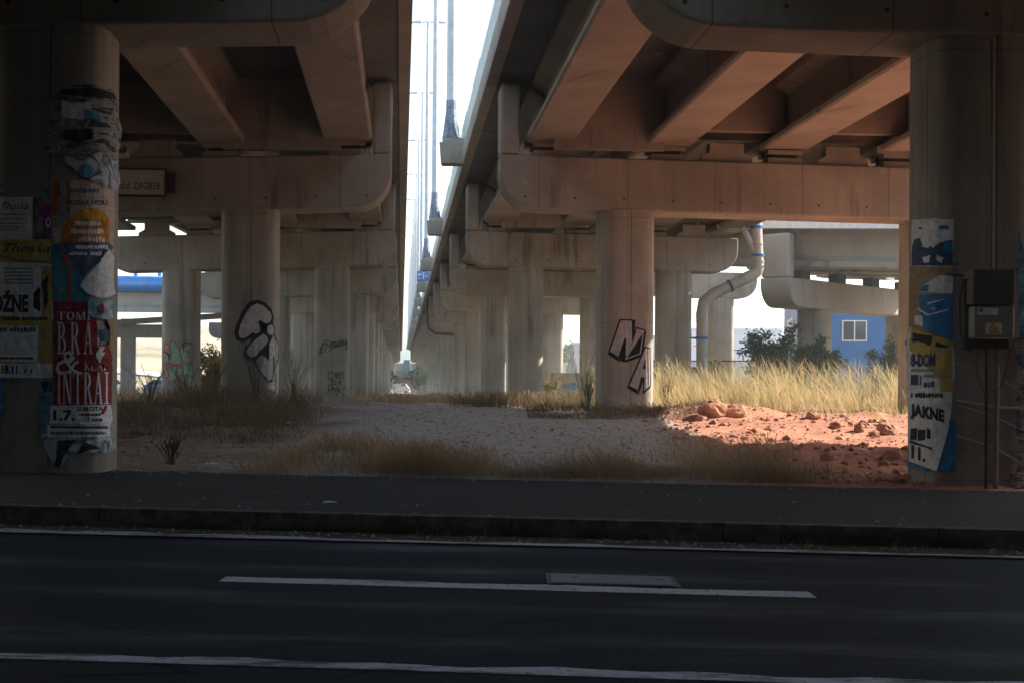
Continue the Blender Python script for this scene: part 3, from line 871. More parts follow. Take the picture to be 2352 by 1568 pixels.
# ------------------------------------------------------------------ paper
def paper(name, cols, sc=(3, 3, 14), rough=.8, bias=.5):
    g = G(name, rough, .2)
    P_ = g.pos()
    f = g.noise(P_, sc, 2, .5, .3)
    n = len(cols)
    col = g.ramp(g.smooth(f, .28, .72), [((i + .15) / n, c) for i, c in enumerate(cols)])
    cr = g.noise(P_, 14, 4, .7)
    return_c = g.mix(g.m('MULTIPLY', g.smooth(cr, .45, .7), .35), col, (.22, .20, .17))
    g.bump(g.noise(P_, 9, 4, .6), .5, .02)
    return g.color(return_c)
def ink(name, c): return plain(name, c, .8, .2, .2, 10)
M['p_white'] = paper('paper_white', [(.74, .78, .78), (.82, .85, .85), (.84, .86, .85)])
M['p_yellow'] = paper('paper_yellow', [(.55, .38, .05), (.62, .45, .08), (.50, .40, .16)])
M['p_peach'] = paper('paper_peach', [(.52, .40, .32), (.60, .48, .38)])
M['p_red'] = paper('paper_red', [(.26, .012, .018), (.33, .02, .028), (.30, .016, .022)])
M['p_blue'] = paper('paper_blue', [(.01, .17, .42), (.015, .22, .50)])
M['p_teal'] = paper('paper_teal', [(.04, .20, .28), (.10, .32, .40)])
M['p_tan'] = paper('paper_tan', [(.30, .22, .11), (.42, .30, .13), (.38, .30, .20)])
M['p_torn'] = paper('paper_torn', [(.02, .02, .022), (.30, .28, .26), (.04, .045, .05), (.45, .43, .40), (.07, .16, .20), (.38, .36, .34), (.03, .03, .03)], (1.3, 1.3, 7))
M['p_torn2'] = paper('paper_torn_blue', [(.55, .60, .62), (.10, .28, .36), (.60, .64, .66), (.05, .09, .13), (.50, .55, .58)], (1.6, 1.6, 2.6))
M['p_dark'] = paper('paper_dark', [(.03, .03, .035), (.10, .06, .09), (.14, .12, .10), (.30, .24, .20)], (8, 8, 5))
M['i_black'] = ink('ink_black', (.025, .025, .03)); M['i_navy'] = ink('ink_navy', (.05, .09, .16)); M['i_white'] = ink('ink_white', (.82, .83, .82))
M['i_orange'] = ink('ink_orange', (.62, .20, .02)); M['i_yellow'] = ink('ink_sun_yellow', (.72, .36, .04)); M['i_rust'] = ink('ink_rust', (.48, .12, .05))
M['i_teal'] = ink('ink_teal', (.06, .27, .36)); M['i_grey'] = ink('ink_grey', (.30, .32, .32)); M['i_sage'] = ink('ink_sage', (.30, .31, .26)); M['i_purple'] = ink('ink_purple', (.30, .05, .26))
M['i_blue'] = ink('ink_blue', (.02, .22, .48)); M['i_slate'] = ink('ink_slate', (.08, .12, .22)); M['i_amber'] = ink('ink_amber', (.65, .42, .06))

def poster(label, c, poly, mat, ro, rag=.6, seed=1, cat='poster', group=None):
    o = decal('poster', c, [poly], mat, ro, None, 7, rag, seed)
    return tag(o, label, cat, group)
def rect(x0, y0, x1, y1, sk=0): return [(x0, y0), (x1, y0 + sk), (x1, y1 + sk), (x0, y1)]

c = LPc
z1 = zc(0, 180, 3.135); z2 = zc(0, 650, 2.9575); z6 = zc(0, 660, 5.6)
# matted bundle of old bills at the top
p = poster('thick matted bundle of torn black and grey bills, topmost on the left column', c, z1([(395, 150), (470, 95), (700, 85), (860, 130), (905, 210), (900, 330), (935, 420), (925, 540), (890, 640), (760, 600), (600, 640), (450, 620), (350, 605), (325, 480), (345, 400), (375, 330)]), M['p_torn'], .05, 1.6, 3)
decal('dark_band', c, [z1([(460, 125), (700, 105), (870, 150), (890, 200), (470, 160)])], M['i_black'], .058, p, 7, .8, 4)
letter('KOV', c, (z1([(480, 355)])[0] + z1([(690, 420)])[0]), M['i_grey'], p, .058, .03)
decal('pale_patch', c, [z1([(470, 200), (560, 230), (690, 215), (700, 330), (640, 350), (480, 340)])], M['p_white'], .056, p, 7, 1.2, 5)
decal('teal_patch', c, [z1([(640, 270), (720, 290), (800, 340), (780, 370), (690, 340), (640, 350)])], M['i_teal'], .060, p, 7, 1.0, 6)
decal('dark_patch', c, [z1([(470, 440), (700, 420), (720, 500), (600, 530), (470, 490)])], M['i_black'], .057, p, 7, 1.6, 9)
p = poster('torn white and blue bill hanging under the matted bundle', c, z1([(490, 625), (640, 640), (760, 600), (890, 640), (905, 720), (925, 830), (890, 900), (800, 810), (680, 800), (590, 760), (560, 720), (500, 690)]), M['p_torn2'], .035, 1.3, 8)
decal('blue_swirl', c, [z1(arcpts(655, 745, 60, 50, 0, 330, 10))], M['i_teal'], .041, p)
# summer party bill with orange sun
p = poster('peach and teal party poster with a big orange sun and stripes', c, z1([(388, 815), (520, 812), (870, 822), (878, 1100), (870, 1300), (880, 1560)]) + z2([(700, 255), (395, 258)]), M['p_peach'], .014, .5, 11)
decal('stripe', c, [z1([(395, 818), (460, 816), (462, 1040), (440, 1080), (395, 1100)]), z1([(510, 816), (535, 816), (538, 1120), (512, 1130)])], M['i_rust'], .017, p)
decal('stripe', c, [z1([(462, 816), (510, 816), (512, 1100), (480, 1180), (400, 1180), (395, 1110), (450, 1080)])], M['i_sage'], .0165, p)
decal('sun', c, [z1([(468, 1300), (470, 1180), (540, 1100)] + arcpts(690, 1150, 150, 120, 190, 350, 12) + [(835, 1180), (838, 1300)])], M['i_orange'], .018, p)
decal('sun_top', c, [z1([(545, 1105)] + arcpts(690, 1150, 145, 115, 200, 340, 12) + [(800, 1130), (690, 1120)])], M['i_yellow'], .020, p)
letter('BARBARE', c, z1([(540, 880)])[0] + z1([(765, 912)])[0], M['i_navy'], p, .019, .02, name='heading')
letter('POBAR HOU', c, z1([(515, 970)])[0] + z1([(822, 1008)])[0], M['i_navy'], p, .019, .02, name='heading')
for i, (a, b, w_, s) in enumerate(((570, 1125, 790, 'CRVENI'), (540, 1185, 800, 'SUNSET BAR'), (600, 1245, 810, 'NOL 26'))):
    scribble(c, z1([(a, b)])[0] + z1([(w_, b + 44)])[0], M['i_white'], p, .023, i + 3)
decal('sea', c, [z1([(400, 1310), (470, 1290), (838, 1296), (870, 1330), (800, 1420), (720, 1470), (640, 1560), (560, 1500), (470, 1420)])], M['i_slate'], .018, p)
decal('sea', c, [z1([(395, 1330), (470, 1300), (475, 1400), (540, 1560)]) + z2([(560, 60), (640, 100), (660, 255), (395, 255)])], M['i_teal'], .0175, p)
decal('stripe', c, [z1([(460, 1380), (510, 1390), (540, 1440)]) + z2([(512, 0), (508, 255), (484, 255), (486, 0)])], M['i_rust'], .021, p)
for a, b, w_, s in ((575, 1310, 830, 'DJ VEČER'), (515, 1360, 780, 'LJETNA SEZONA')):
    scribble(c, z1([(a, b)])[0] + z1([(w_, b + 34)])[0], M['i_white'], p, .022, a)
# hanging white strip
p = poster('curled white torn paper strip hanging off the column edge above the red poster', c, z2([(790, -130), (828, -60), (820, 90), (835, 200), (760, 232), (700, 225), (640, 200), (580, 150), (600, 100), (660, 40), (720, -30)]), M['p_white'], .05, 1.2, 14)
p = poster('crumpled white scrap with red print beside the red poster heading', c, z2([(650, 232), (760, 235), (825, 260), (830, 370), (790, 385), (700, 375), (640, 350), (632, 290)]), M['p_torn2'], .045, 1.2, 15)
decal('red_print', c, [z2([(700, 320), (740, 260), (755, 300), (720, 330), (750, 345)])], M['p_red'], .050, p)
p = poster('ragged strip of layered tan paper along the right edge of the left column', c, z2([(770, 370), (832, 300), (835, 560), (815, 640), (790, 610), (795, 450)]), M['p_tan'], .03, 1.3, 16)
decal('grey_patch', c, [z2([(715, 455), (785, 455), (788, 540), (725, 545)])], M['i_navy'], .038, p)
# red concert poster
p = poster('dark red concert poster with tall white roman letters', c, z2([(395, 256), (640, 256), (650, 370), (700, 400), (720, 560), (690, 640), (800, 625), (812, 740), (805, 995), (385, 995)]), M['p_red'], .024, .7, 17)
decal('lettering', c, roman_row('TOMI', *(z2([(412, 330)])[0] + z2([(655, 388)])[0]), .1, {'I': .5, 'M': 1.2}), M['i_white'], .029, p)
decal('lettering', c, roman_row('BRAI', *(z2([(413, 402)])[0] + z2([(722, 632)])[0]), .35, {'I': .35}), M['i_white'], .029, p)
decal('lettering', c, roman_row('KLAP', *(z2([(610, 685)])[0] + z2([(790, 748)])[0]), .1), M['i_white'], .029, p)
decal('lettering', c, roman_row('INTRAI', *(z2([(408, 762)])[0] + z2([(790, 990)])[0]), .12, {'I': .55}), M['i_white'], .029, p)
amp = [[(530, 660), (505, 690), (470, 670), (468, 630), (500, 620), (520, 650), (480, 690), (520, 740), (575, 770)], [(475, 680), (425, 700), (412, 740), (440, 770), (500, 760), (540, 700), (560, 690)]]
decal('ampersand', c, strokes([z2(a) for a in amp], 6.0), M['i_white'], .031, p, 4)
p = poster('crumpled red flap folded over the edge of the red poster', c, z2([(660, 690), (690, 610), (740, 560), (785, 570), (780, 610), (812, 640), (810, 740), (740, 700), (690, 720)]), M['p_red'], .06, 1.6, 18)
decal('white_print', c, [z2([(690, 640), (720, 580), (760, 575), (730, 640), (760, 620), (720, 700)])], M['p_white'], .066, p, 7, 1, 2)
p = poster('white date strip reading 1.7. under the red poster', c, z2([(365, 1002), (800, 998), (815, 1100), (800, 1140), (358, 1134)]), M['p_white'], .026, .8, 19)
letter('1.7.', c, z2([(385, 1035)])[0] + z2([(540, 1112)])[0], M['i_black'], p, .031, .04)
letter('SUBOTA', c, z2([(555, 1010)])[0] + z2([(745, 1042)])[0], M['i_black'], p, .031, .02)
scribble(c, z2([(570, 1056)])[0] + z2([(730, 1078)])[0], M['i_black'], p, .031, 71)
letter('ULAZ', c, z2([(572, 1092)])[0] + z2([(650, 1118)])[0], M['i_black'], p, .031, .01)
scribble(c, z2([(662, 1092)])[0] + z2([(745, 1118)])[0], M['i_black'], p, .031, 72)
decal('scuff', c, [z2([(725, 1060), (760, 1000), (775, 1010), (750, 1066)])], M['p_red'], .034, p)
p = poster('narrow grey strip of small print below the date strip', c, z2([(340, 1142), (795, 1140), (800, 1225), (345, 1235)]), M['p_white'], .020, .9, 20)
decal('dark_bar', c, [z2([(362, 1148), (780, 1150), (782, 1170), (362, 1166)])], M['i_navy'], .024, p)
scribble(c, z2([(362, 1186)])[0] + z2([(770, 1214)])[0], M['i_navy'], p, .024, 73)
p = poster('shredded dark and white paper rags at the foot of the posters', c, z2([(290, 1150), (360, 1235), (800, 1228), (845, 1300), (780, 1340), (640, 1345), (520, 1330), (440, 1440), (395, 1440), (410, 1370), (300, 1250)]), M['p_torn2'], .018, 2.0, 21)
decal('dark_rag', c, [z2([(420, 1250), (560, 1250), (480, 1330), (430, 1440), (390, 1440), (410, 1330)]), z2([(600, 1260), (720, 1310), (560, 1345)])], M['i_black'], .024, p, 7, 1.4, 5)
p = poster('torn teal paper left of the white date strip', c, z2([(280, 815), (385, 805), (385, 1000), (360, 1130), (300, 1180), (270, 1100), (285, 950)]), M['p_teal'], .012, 1.3, 22)
decal('dark_print', c, [z2([(290, 830), (375, 830), (378, 900), (320, 905)])], M['i_black'], .016, p, 7, 1)
# left half of the column
p = poster('white typed notice headed in script, upper left', c, z1([(-40, 948), (250, 945), (248, 1272), (-40, 1272)]), M['p_white'], .012, .5, 23)
letter('Thoska', c, z1([(20, 985)])[0] + z1([(215, 1040)])[0], M['i_black'], p, .016, .0)
for i, y in enumerate((1072, 1108, 1142, 1168, 1192)):
    decal('text_line', c, [z1(rect(-20, y, 205 - 18 * i, y + 10))], M['i_grey'], .016, p, 7, .5, i)
p = poster('amber strip with black script lettering below the white typed notice', c, z1([(-40, 1272), (390, 1268), (392, 1455), (-40, 1440)]), M['p_yellow'], .014, .5, 24)
letter('Thoska', c, z1([(30, 1300)])[0] + z1([(385, 1370)])[0], M['i_black'], p, .018, .0)
decal('text_line', c, strokes([z1([(0, 1395), (120, 1430), (385, 1445)])], 2.2), M['i_black'], .018, p)
p = poster('narrow dark and purple bill between the typed notice and the sun poster', c, z1([(252, 955), (390, 948), (390, 1268), (250, 1270)]), M['p_dark'], .010, 1.0, 25)
decal('purple_field', c, [z1([(318, 1010), (388, 1005), (388, 1240), (335, 1210)])], M['i_purple'], .014, p)
letter('O', c, z1([(350, 1100)])[0] + z1([(388, 1180)])[0], M['i_white'], p, .018, .03)
p = poster('small dark blue square bill above the purple one', c, z1([(332, 880), (388, 880), (388, 945), (332, 942)]), M['p_blue'], .009, .6, 26)
p = poster('leather jackets sale poster with big black letters, left edge', c, z1([(-40, 1440), (392, 1455), (392, 1568)]) + z2([(385, 385), (-30, 372)]), M['p_white'], .012, .7, 27)
letter('KOŽNE', c, z2([(-115, 175)])[0] + z2([(205, 335)])[0], M['i_black'], p, .016, .05)
for i, y in enumerate((12, 38, 64, 90, 116)):
    decal('text_line', c, [z2(rect(30, y, 240, y + 13))], M['i_grey'], .016, p, 7, .5, i + 10)
decal('dark_side', c, [z2([(240, 190), (290, 150), (290, 330), (240, 300)])], M['i_black'], .017, p, 7, 1)
decal('yellow_side', c, [z2([(295, 0), (375, 0), (372, 380), (300, 380)])], M['p_yellow'], .015, p, 7, 1.0, 3)
decal('dark_blot', c, [z2([(305, 120), (350, 60), (345, 250), (320, 330)])], M['i_black'], .018, p, 7, 2.0, 4)
p = poster('yellow bordered white notice under the jackets poster', c, z2([(-30, 352), (380, 380), (375, 702), (-30, 690)]), M['p_yellow'], .016, .7, 28)
decal('white_panel', c, [z2([(-30, 428), (275, 432), (268, 690), (-30, 685)])], M['p_white'], .020, p)
scribble(c, z2([(-10, 438)])[0] + z2([(262, 480)])[0], M['i_navy'], p, .024, 74)
scribble(c, z2([(10, 362)])[0] + z2([(345, 393)])[0], M['i_black'], p, .020, 75)
decal('text_line', c, [z2(rect(-10, 655, 240, 668))], M['i_black'], .024, p, 7, .8, 30)
p = poster('long white strip with the date 18.11. below the yellow bordered notice', c, z2([(-30, 695), (380, 702), (378, 805), (-30, 800)]), M['p_white'], .013, .7, 29)
letter('18.11.', c, z2([(10, 712)])[0] + z2([(150, 772)])[0], M['i_black'], p, .017, .04)
scribble(c, z2([(155, 735)])[0] + z2([(235, 770)])[0], M['i_navy'], p, .017, 76)
p = poster('bright blue corner of a bill at the far left edge below the date strip', c, z2([(-30, 802), (36, 805), (30, 1060), (5, 1105), (-30, 1110)]), M['p_blue'], .010, .6, 31)
p = poster('small pale blue bill at the far left edge above the typed notice', c, z1([(-30, 808), (28, 812), (28, 942), (-30, 940)]), M['p_torn2'], .010, .6, 32)

# right column
c = RPc
z8 = zc(2200, 520, 4.6133); z9 = zc(2200, 780, 3.6467)
p = poster('pale poster of a blue skyline, topmost on the right column', c, z8([(118, 82), (400, 62), (595, 75), (590, 610), (110, 598)]), M['p_white'], .012, .5, 41)
decal('skyline', c, [z8([(120, 380), (150, 300), (180, 390), (200, 370), (215, 280), (240, 380), (300, 400), (330, 370), (360, 400), (430, 340), (500, 320), (580, 300), (585, 600), (115, 592)])], M['i_navy'], .016, p, 7, 1.0, 1)
for pl_ in [z8([(420, 145), (530, 140), (530, 185), (430, 185)]), z8([(190, 160), (230, 160), (230, 190), (195, 188)]), z8([(470, 340), (580, 310), (575, 440), (480, 430)])]:
    decal('blue_print', c, [pl_], M['i_blue'], .019, p, 7, .8, 2)
decal('pale_print', c, [z8([(240, 500), (330, 480), (320, 560), (250, 560)]), z8([(400, 480), (480, 500), (450, 570), (400, 540)])], M['i_white'], .019, p, 7, 1.6, 3)
p = poster('tan and white curved poster over a blue advert', c, z8([(110, 598), (625, 620), (620, 670), (590, 690), (585, 1440), (330, 1350), (95, 1270), (85, 1000)]), M['p_tan'], .015, .7, 42)
decal('blue_field', c, [z8([(200, 920), (580, 920), (585, 1430), (330, 1345), (240, 1290), (245, 1100), (205, 1000)])], M['p_blue'], .019, p)
decal('pale_field', c, [z8([(215, 890), (240, 830), (330, 760), (420, 710), (585, 690), (580, 910)])], M['p_white'], .020, p)
decal('blue_corner', c, [z8([(215, 885), (245, 825), (310, 800), (310, 888)])], M['i_blue'], .023, p)
decal('pale_field', c, [z8([(150, 1150), (240, 1160), (245, 1275), (150, 1255)])], M['p_white'], .022, p)
decal('white_stroke', c, strokes([z8([(300, 1020), (470, 975)]), z8([(190, 1080), (300, 1150), (525, 1090)]), z8([(345, 1075), (380, 1080)])], 3.0), M['i_white'], .024, p)
p = poster('blue backing sheet showing at the foot of the jackets poster', c, z9([(55, 1250), (300, 900), (490, 880), (482, 1340), (250, 1345), (45, 1295)]), M['p_blue'], .009, .6, 43)
p = poster('leather jackets poster with yellow edge, torn at the bottom of the right column', c, z9([(85, 70), (460, 195), (480, 470), (440, 850), (410, 1020), (315, 1345), (70, 1255), (60, 600), (40, 200)]), M['p_white'], .022, .7, 44)
decal('yellow_edge', c, [z9([(90, 72), (455, 195), (460, 640), (340, 640), (330, 300), (75, 270), (75, 190)])], M['p_yellow'], .026, p, 7, .8, 2)
decal('dark_print', c, [z9([(100, 110), (280, 150), (270, 230), (90, 190)]), z9([(310, 190), (420, 230), (400, 260), (310, 240)])], M['i_black'], .029, p, 7, 2.0, 5)
letter('8-DOM', c, z9([(85, 300)])[0] + z9([(305, 420)])[0], M['i_navy'], p, .030, .05)
decal('text_line', c, [z9(rect(85, 435, 290, 462)), z9(rect(195, 485, 300, 512))], M['i_grey'], .030, p, 7, .6, 6)
scribble(c, z9([(85, 480)])[0] + z9([(180, 600)])[0], M['i_navy'], p, .030, 77)
scribble(c, z9([(200, 545)])[0] + z9([(300, 605)])[0], M['i_navy'], p, .030, 78)
scribble(c, z9([(85, 645)])[0] + z9([(375, 695)])[0], M['i_black'], p, .030, 79)
letter('JAKNE', c, z9([(80, 740)])[0] + z9([(385, 880)])[0], M['i_black'], p, .030, .05, 16)
scribble(c, z9([(80, 950)])[0] + z9([(265, 1075)])[0], M['i_black'], p, .030, 81)
decal('text_line', c, [z9([(75, 1070), (270, 1135), (270, 1155), (75, 1092)])], M['i_black'], .030, p, 7, .5, 7)
letter('11.', c, z9([(90, 1110)])[0] + z9([(215, 1230)])[0], M['i_black'], p, .030, .05, 10)
p = poster('ragged white and teal paper hanging at the right edge of the right column', c, z8([(1320, 200), (1345, 230), (1400, 500), (1400, 1560), (1330, 1560), (1310, 900)]), M['p_teal'], .02, 2.0, 45)
p = poster('dirty torn paper clump low at the right edge of the right column', c, z9([(1010, 170), (1110, 140), (1110, 1520), (1000, 1500), (970, 1380), (1050, 1150), (1030, 700), (1060, 420), (1000, 280)]), M['p_torn'], .035, 2.2, 46)
decal('dark_print', c, [z9([(1030, 300), (1090, 310), (1090, 420), (1040, 420)]), z9([(1020, 800), (1060, 790), (1070, 1010), (1030, 1040)])], M['i_navy'], .042, p, 7, 2, 3)

# meter box, conduits, tape
bx = empty('meter_box', W(2281, 700, 19.55), 'beige electrical meter box with dark hood and yellow warning triangle on the right column', 'meter box')
B0 = bx.location
def pb(name, x0, y0, x1, y1, ya, yb, mat, bev=.012):
    a = W(x0, y1, 19.45); b = W(x1, y0, 19.45)
    m_ = MB().box(a.x, b.x, ya, yb, a.z, b.z)
    return m_.build(name, mat, bx, off=B0, bevel=bev)
beige = plain('meter_beige', (.30, .27, .21), .5, .4, .15, 5)
pb('cover', 2235, 703, 2330, 777, 19.42, 19.80, beige, .03)
pb('hood', 2231, 620, 2327, 700, 19.38, 19.80, plain('meter_hood', (.11, .085, .068), .6))
pb('base_plate', 2225, 640, 2332, 800, 19.66, 19.86, plain('meter_base', (.07, .06, .05), .8))
pb('warning_sticker', 2263, 712 + 30, 2283 + 16, 752 + 16, 19.412, 19.425, M['i_white'], 0)
t = MB(); q = [W(2281 + a, 756 + b, 19.41) for a, b in ((-13, 4), (13, 4), (0, -18))]
t.loft([(a.x, 19.410, a.z) for a in q], [(a.x, 19.4115, a.z) for a in q])
t.build('warning_triangle', M['i_amber'], bx, off=B0)
pb('warning_band', 2268, 761, 2294, 767, 19.409, 19.4115, M['i_amber'], 0)
pb('sticker', 2244, 708, 2291, 724, 19.412, 19.42, M['i_white'], 0)
t = MB(); t.tube([(W(2253, 713, 19.412).x, 19.4115, W(2253, 713, 19.412).z), (W(2253, 713, 19.412).x, 19.406, W(2253, 713, 19.412).z)], .022, 10)
t.build('red_badge', M['p_red'], bx, off=B0)

def world_tube(name, pts, r, mat, label, cat, n=8, group=None):
    k = Vector(pts[0])
    o = MB().tube(pts, r, n).build(name, mat, None, loc=k, off=k, smooth=True)
    return tag(o, label, cat, group)
world_tube('conduit', [W(2278, 90, 19.68), W(2278, 350, 19.68), W(2277, 622, 19.68)], .035, plain('conduit_grey', (.20, .18, .15), .6), 'grey conduit pipe running down into the meter box hood', 'pipe')
world_tube('conduit', [W(2266, 800, 19.68), W(2265, 960, 19.68), W(2264, 1127, 19.68)], .022, plain('conduit_dark', (.045, .045, .045), .6), 'dark conduit pipe from the meter box down to the ground', 'pipe')
world_tube('conduit', [W(2290, 840, 19.66), W(2286, 1127, 19.66)], .035, plain('conduit_pale', (.22, .20, .17), .6), 'thicker pale conduit beside the dark one below the meter box', 'pipe')
world_tube('cable', [W(2232, 640, 19.6), W(2214, 646, 19.56), W(2204, 690, 19.54), (W(2206, 760, 19.54)), W(2216, 800, 19.56), W(2236, 806, 19.6)], .012, M['dark_steel'], 'dark looping cable hanging beside the left edge of the meter box', 'cable')
world_tube('cable', [W(2250, 798, 19.6), W(2242, 850, 19.52), W(2262, 905, 19.5), W(2300, 890, 19.55), W(2322, 800, 19.6)], .010, M['dark_steel'], 'thin dark cable looping down below the meter box', 'cable')
tape = plain('pale_tape', (.42, .42, .40), .5)
for i, (pts, r, lab) in enumerate((
        ([(2195, 834), (2240, 846), (2300, 868), (2356, 910)], .008, 'thin pale tape strand just below the meter box'),
        ([(2196, 920), (2235, 926), (2290, 935), (2356, 938)], .022, 'widest pale plastic tape wound round the right column'),
        ([(2200, 930), (2280, 955), (2356, 990)], .014, 'twisted tape strand sloping down to the right in the middle'),
        ([(2196, 1000), (2230, 1010), (2290, 1030), (2356, 1070)], .012, 'lowest pale tape strand across the right column'),
        ([(2170, 630), (2210, 632), (2240, 640), (2300, 625), (2340, 618)], .012, 'dark cable tied across the right column above the meter box'))):
    P3 = [Vector(on_cyl(RPc, a, b, .05)) for a, b in pts]
    world_tube('tape', P3, r, tape if i < 4 else M['dark_steel'], lab, 'tape' if i < 4 else 'cable', 6)

# ------------------------------------------------------------------ company board on the left cap
u_ = W(190, 420, 40.1); v_ = W(376, 418, 40.1)
bd = empty('company_board', (v_.x, 40.22 - .02, 0), 'white board reading d.d. ZAGREB in a dark frame on the concrete cap', 'sign', None, PH)
wd = v_.x - u_.x
zt_, zb_ = W(320, 391, 40.1).z, W(320, 447, 40.1).z
MB().box(-wd, 0, -.03, .03, zb_, zt_).build('panel', plain('board_white', (.50, .48, .43), .6), bd)
fr = MB()
fr.box(-wd, .055, -.05, .05, zt_ + .002, zt_ + .06).box(-wd, .055, -.05, .05, zb_ - .06, zb_ - .002).box(.002, .055, -.05, .05, zb_ - .001, zt_ + .001)
fr.build('frame', M['dark_steel'], bd)
MB().box(.06, .28, .02, .05, zb_ + .05, zt_ - .05).build('side_plate', plain('plum_plate', (.07, .035, .05)), bd)
def flat_text(s, w_, h_, bold=.01):
    bm = text_bm(s, (0, 0, 1, 1), bold)
    vs = [(v.co.x * w_, 0, (1 - v.co.y) * h_) for v in bm.verts]
    bm.verts.index_update()
    mb = MB(); mb.open = True
    mb.add(vs, [[q.index for q in f.verts] for f in bm.faces]); bm.free()
    return mb
tx = flat_text('d.d. ZAGREB', (367 - 277) / F * 40.1, .19, .004)
o = tx.build('lettering', M['i_black'], bd); o.location = (-(376 - 367) / F * 40.1 - (367 - 277) / F * 40.1, -.033, W(320, 435, 40.1).z)

# ------------------------------------------------------------------ ramps on the right and left
RZ = R(50)
rp = pier(1, 20, 'low ramp pier with rounded cap end and upstand, beside the blue house', [(1870, .70), (2068, .70), (2330, .7)], 22, rc=1.0, inner=11.73, Y=66.5,
          zb=4.62, zt=5.92, rz=RZ, cf=0, mat=M['ramp'], name='low_ramp_pier')
rd = empty('ramp_deck', (11.73, 66.5, 0), 'low concrete ramp deck on girders crossing at the right behind the pier cap', 'bridge deck', None, RZ)
prof = [(-.60, 0), (.60, 0), (.65, .05), (.65, .30), (.46, .38), (.20, .55), (.14, .7), (.14, 1.5), (.5, 1.66), (.5, 1.78), (-.5, 1.78), (-.5, 1.66), (-.14, 1.5), (-.14, .7), (-.20, .55), (-.46, .38), (-.65, .30), (-.65, .05)]
for u in (1.75, 5.2, 8.7, 12.2):
    MB().loft([(u + p, -.2, 6.45 + q) for p, q in prof], [(u + p, -26, 4.9 + q) for p, q in prof]).build('girder', M['ramp'], rd)
    MB().box(u - .4, u + .4, -.6, -.1, 5.90, 6.35).build('bearing', M['rubber'], rd)
    MB().loft([(u + p, .3, 6.5 + q) for p, q in prof], [(u + p, 4.2, 6.75 + q) for p, q in prof]).build('girder', M['ramp'], rd)
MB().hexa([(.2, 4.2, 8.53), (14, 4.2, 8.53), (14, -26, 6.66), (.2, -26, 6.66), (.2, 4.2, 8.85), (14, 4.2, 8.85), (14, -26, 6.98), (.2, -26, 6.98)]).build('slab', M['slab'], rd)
MB().hexa([(.1, 4.2, 8.40), (.45, 4.2, 8.40), (.45, -26, 6.53), (.1, -26, 6.53), (.1, 4.2, 9.4), (.45, 4.2, 9.4), (.45, -26, 7.5), (.1, -26, 7.5)]).build('edge_beam', M['white_paint'], rd)

YR = 112.
def RX(px, Y=YR): return (px - CX) / F * Y
def RZp(px, py, Y=YR): return W(px, py, Y).z
lr = empty('ramp_bridge', (RX(380), YR, 0), 'far low ramp bridge at left with a rounded bright blue edge barrier', 'bridge')
LO = lr.location
x0, x1 = RX(-60), RX(575)
zg0 = RZp(380, 715)
MB().loft([(x0, YR + p, zg0 + q) for p, q in [(-.55, 0), (.55, 0), (.55, .32), (.2, .5), (.2, 1.45), (-.2, 1.45), (-.2, .5), (-.55, .32)]],
          [(x1, YR + p, zg0 - .12 + q) for p, q in [(-.55, 0), (.55, 0), (.55, .32), (.2, .5), (.2, 1.45), (-.2, 1.45), (-.2, .5), (-.55, .32)]]).build('girder', M['ramp'], lr, off=LO)
MB().loft([(x0, YR + 6 + p, zg0 - 1.5 + q) for p, q in [(-.55, 0), (.55, 0), (.55, .4), (-.55, .4)]], [(x1, YR + 3.2 + p, zg0 - .2 + q) for p, q in [(-.55, 0), (.55, 0), (.55, .4), (-.55, .4)]]).build('girder', M['girder'], lr, off=LO)
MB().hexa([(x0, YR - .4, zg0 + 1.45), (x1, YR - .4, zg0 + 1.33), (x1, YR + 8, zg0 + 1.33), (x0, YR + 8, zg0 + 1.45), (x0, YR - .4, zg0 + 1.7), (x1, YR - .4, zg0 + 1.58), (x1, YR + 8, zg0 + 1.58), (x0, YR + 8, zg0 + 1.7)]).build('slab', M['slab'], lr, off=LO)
zb2 = RZp(380, 653)
MB().tube([(x0, YR - .75, zb2 + .05), (x1, YR - .75, zb2 - .1)], .58, 28).build('edge_barrier', M['blue_steel'], lr, off=LO, smooth=True)
for i in range(9):
    xx = RX(262) + i * 1.78
    MB().box(xx - .13, xx + .13, YR - .85, YR - .65, zb2 + .55, zb2 + 1.3).build('barrier_post', M['blue_steel'], lr, off=LO)
MB().tube([(x0, YR - .75, zb2 + 1.25), (x1, YR - .75, zb2 + 1.15)], .05, 6).build('hand_rail', M['blue_steel'], lr, off=LO)
def small_pier(label, px0, px1, pyt, pyb, colpx, rcol, Y, round_left=False):
    a, b = W(px0, pyt, Y), W(px1, pyb, Y)
    root = empty('ramp_pier', ((a.x + b.x) / 2, Y, 0), label, 'bridge pier')
    off = root.location
    rr = .7 if round_left else .05
    pts = [(a.x, a.z)] + [(a.x + rr - rr * math.cos(R(t)), b.z + rr - rr * math.sin(R(t))) for t in range(0, 91, 15)] + [(b.x, b.z), (b.x, a.z)]
    MB().loft([(x, Y - .6, z_) for x, z_ in pts], [(x, Y + .6, z_) for x, z_ in pts]).build('cap', M['ramp'], root, off=off)
    for cp in colpx:
        xx = RX(cp, Y)
        MB().tube([(xx, Y, -.6), (xx, Y, b.z + .03)], rcol, 24).build('column', M['ramp'], root, off=off, smooth=True)
        MB().box(xx - .5, xx + .5, Y - .4, Y + .4, a.z, a.z + .45).build('bearing', M['rubber'], root, off=off)
small_pier('far low pier with single blue-grey column below the blue edged ramp', 190, 402, 745, 776, [294], .60, 118)
small_pier('far low pier cap with rounded end, just left of the bubble graffiti column', 483, 640, 741, 778, [560], .60, 124, True)

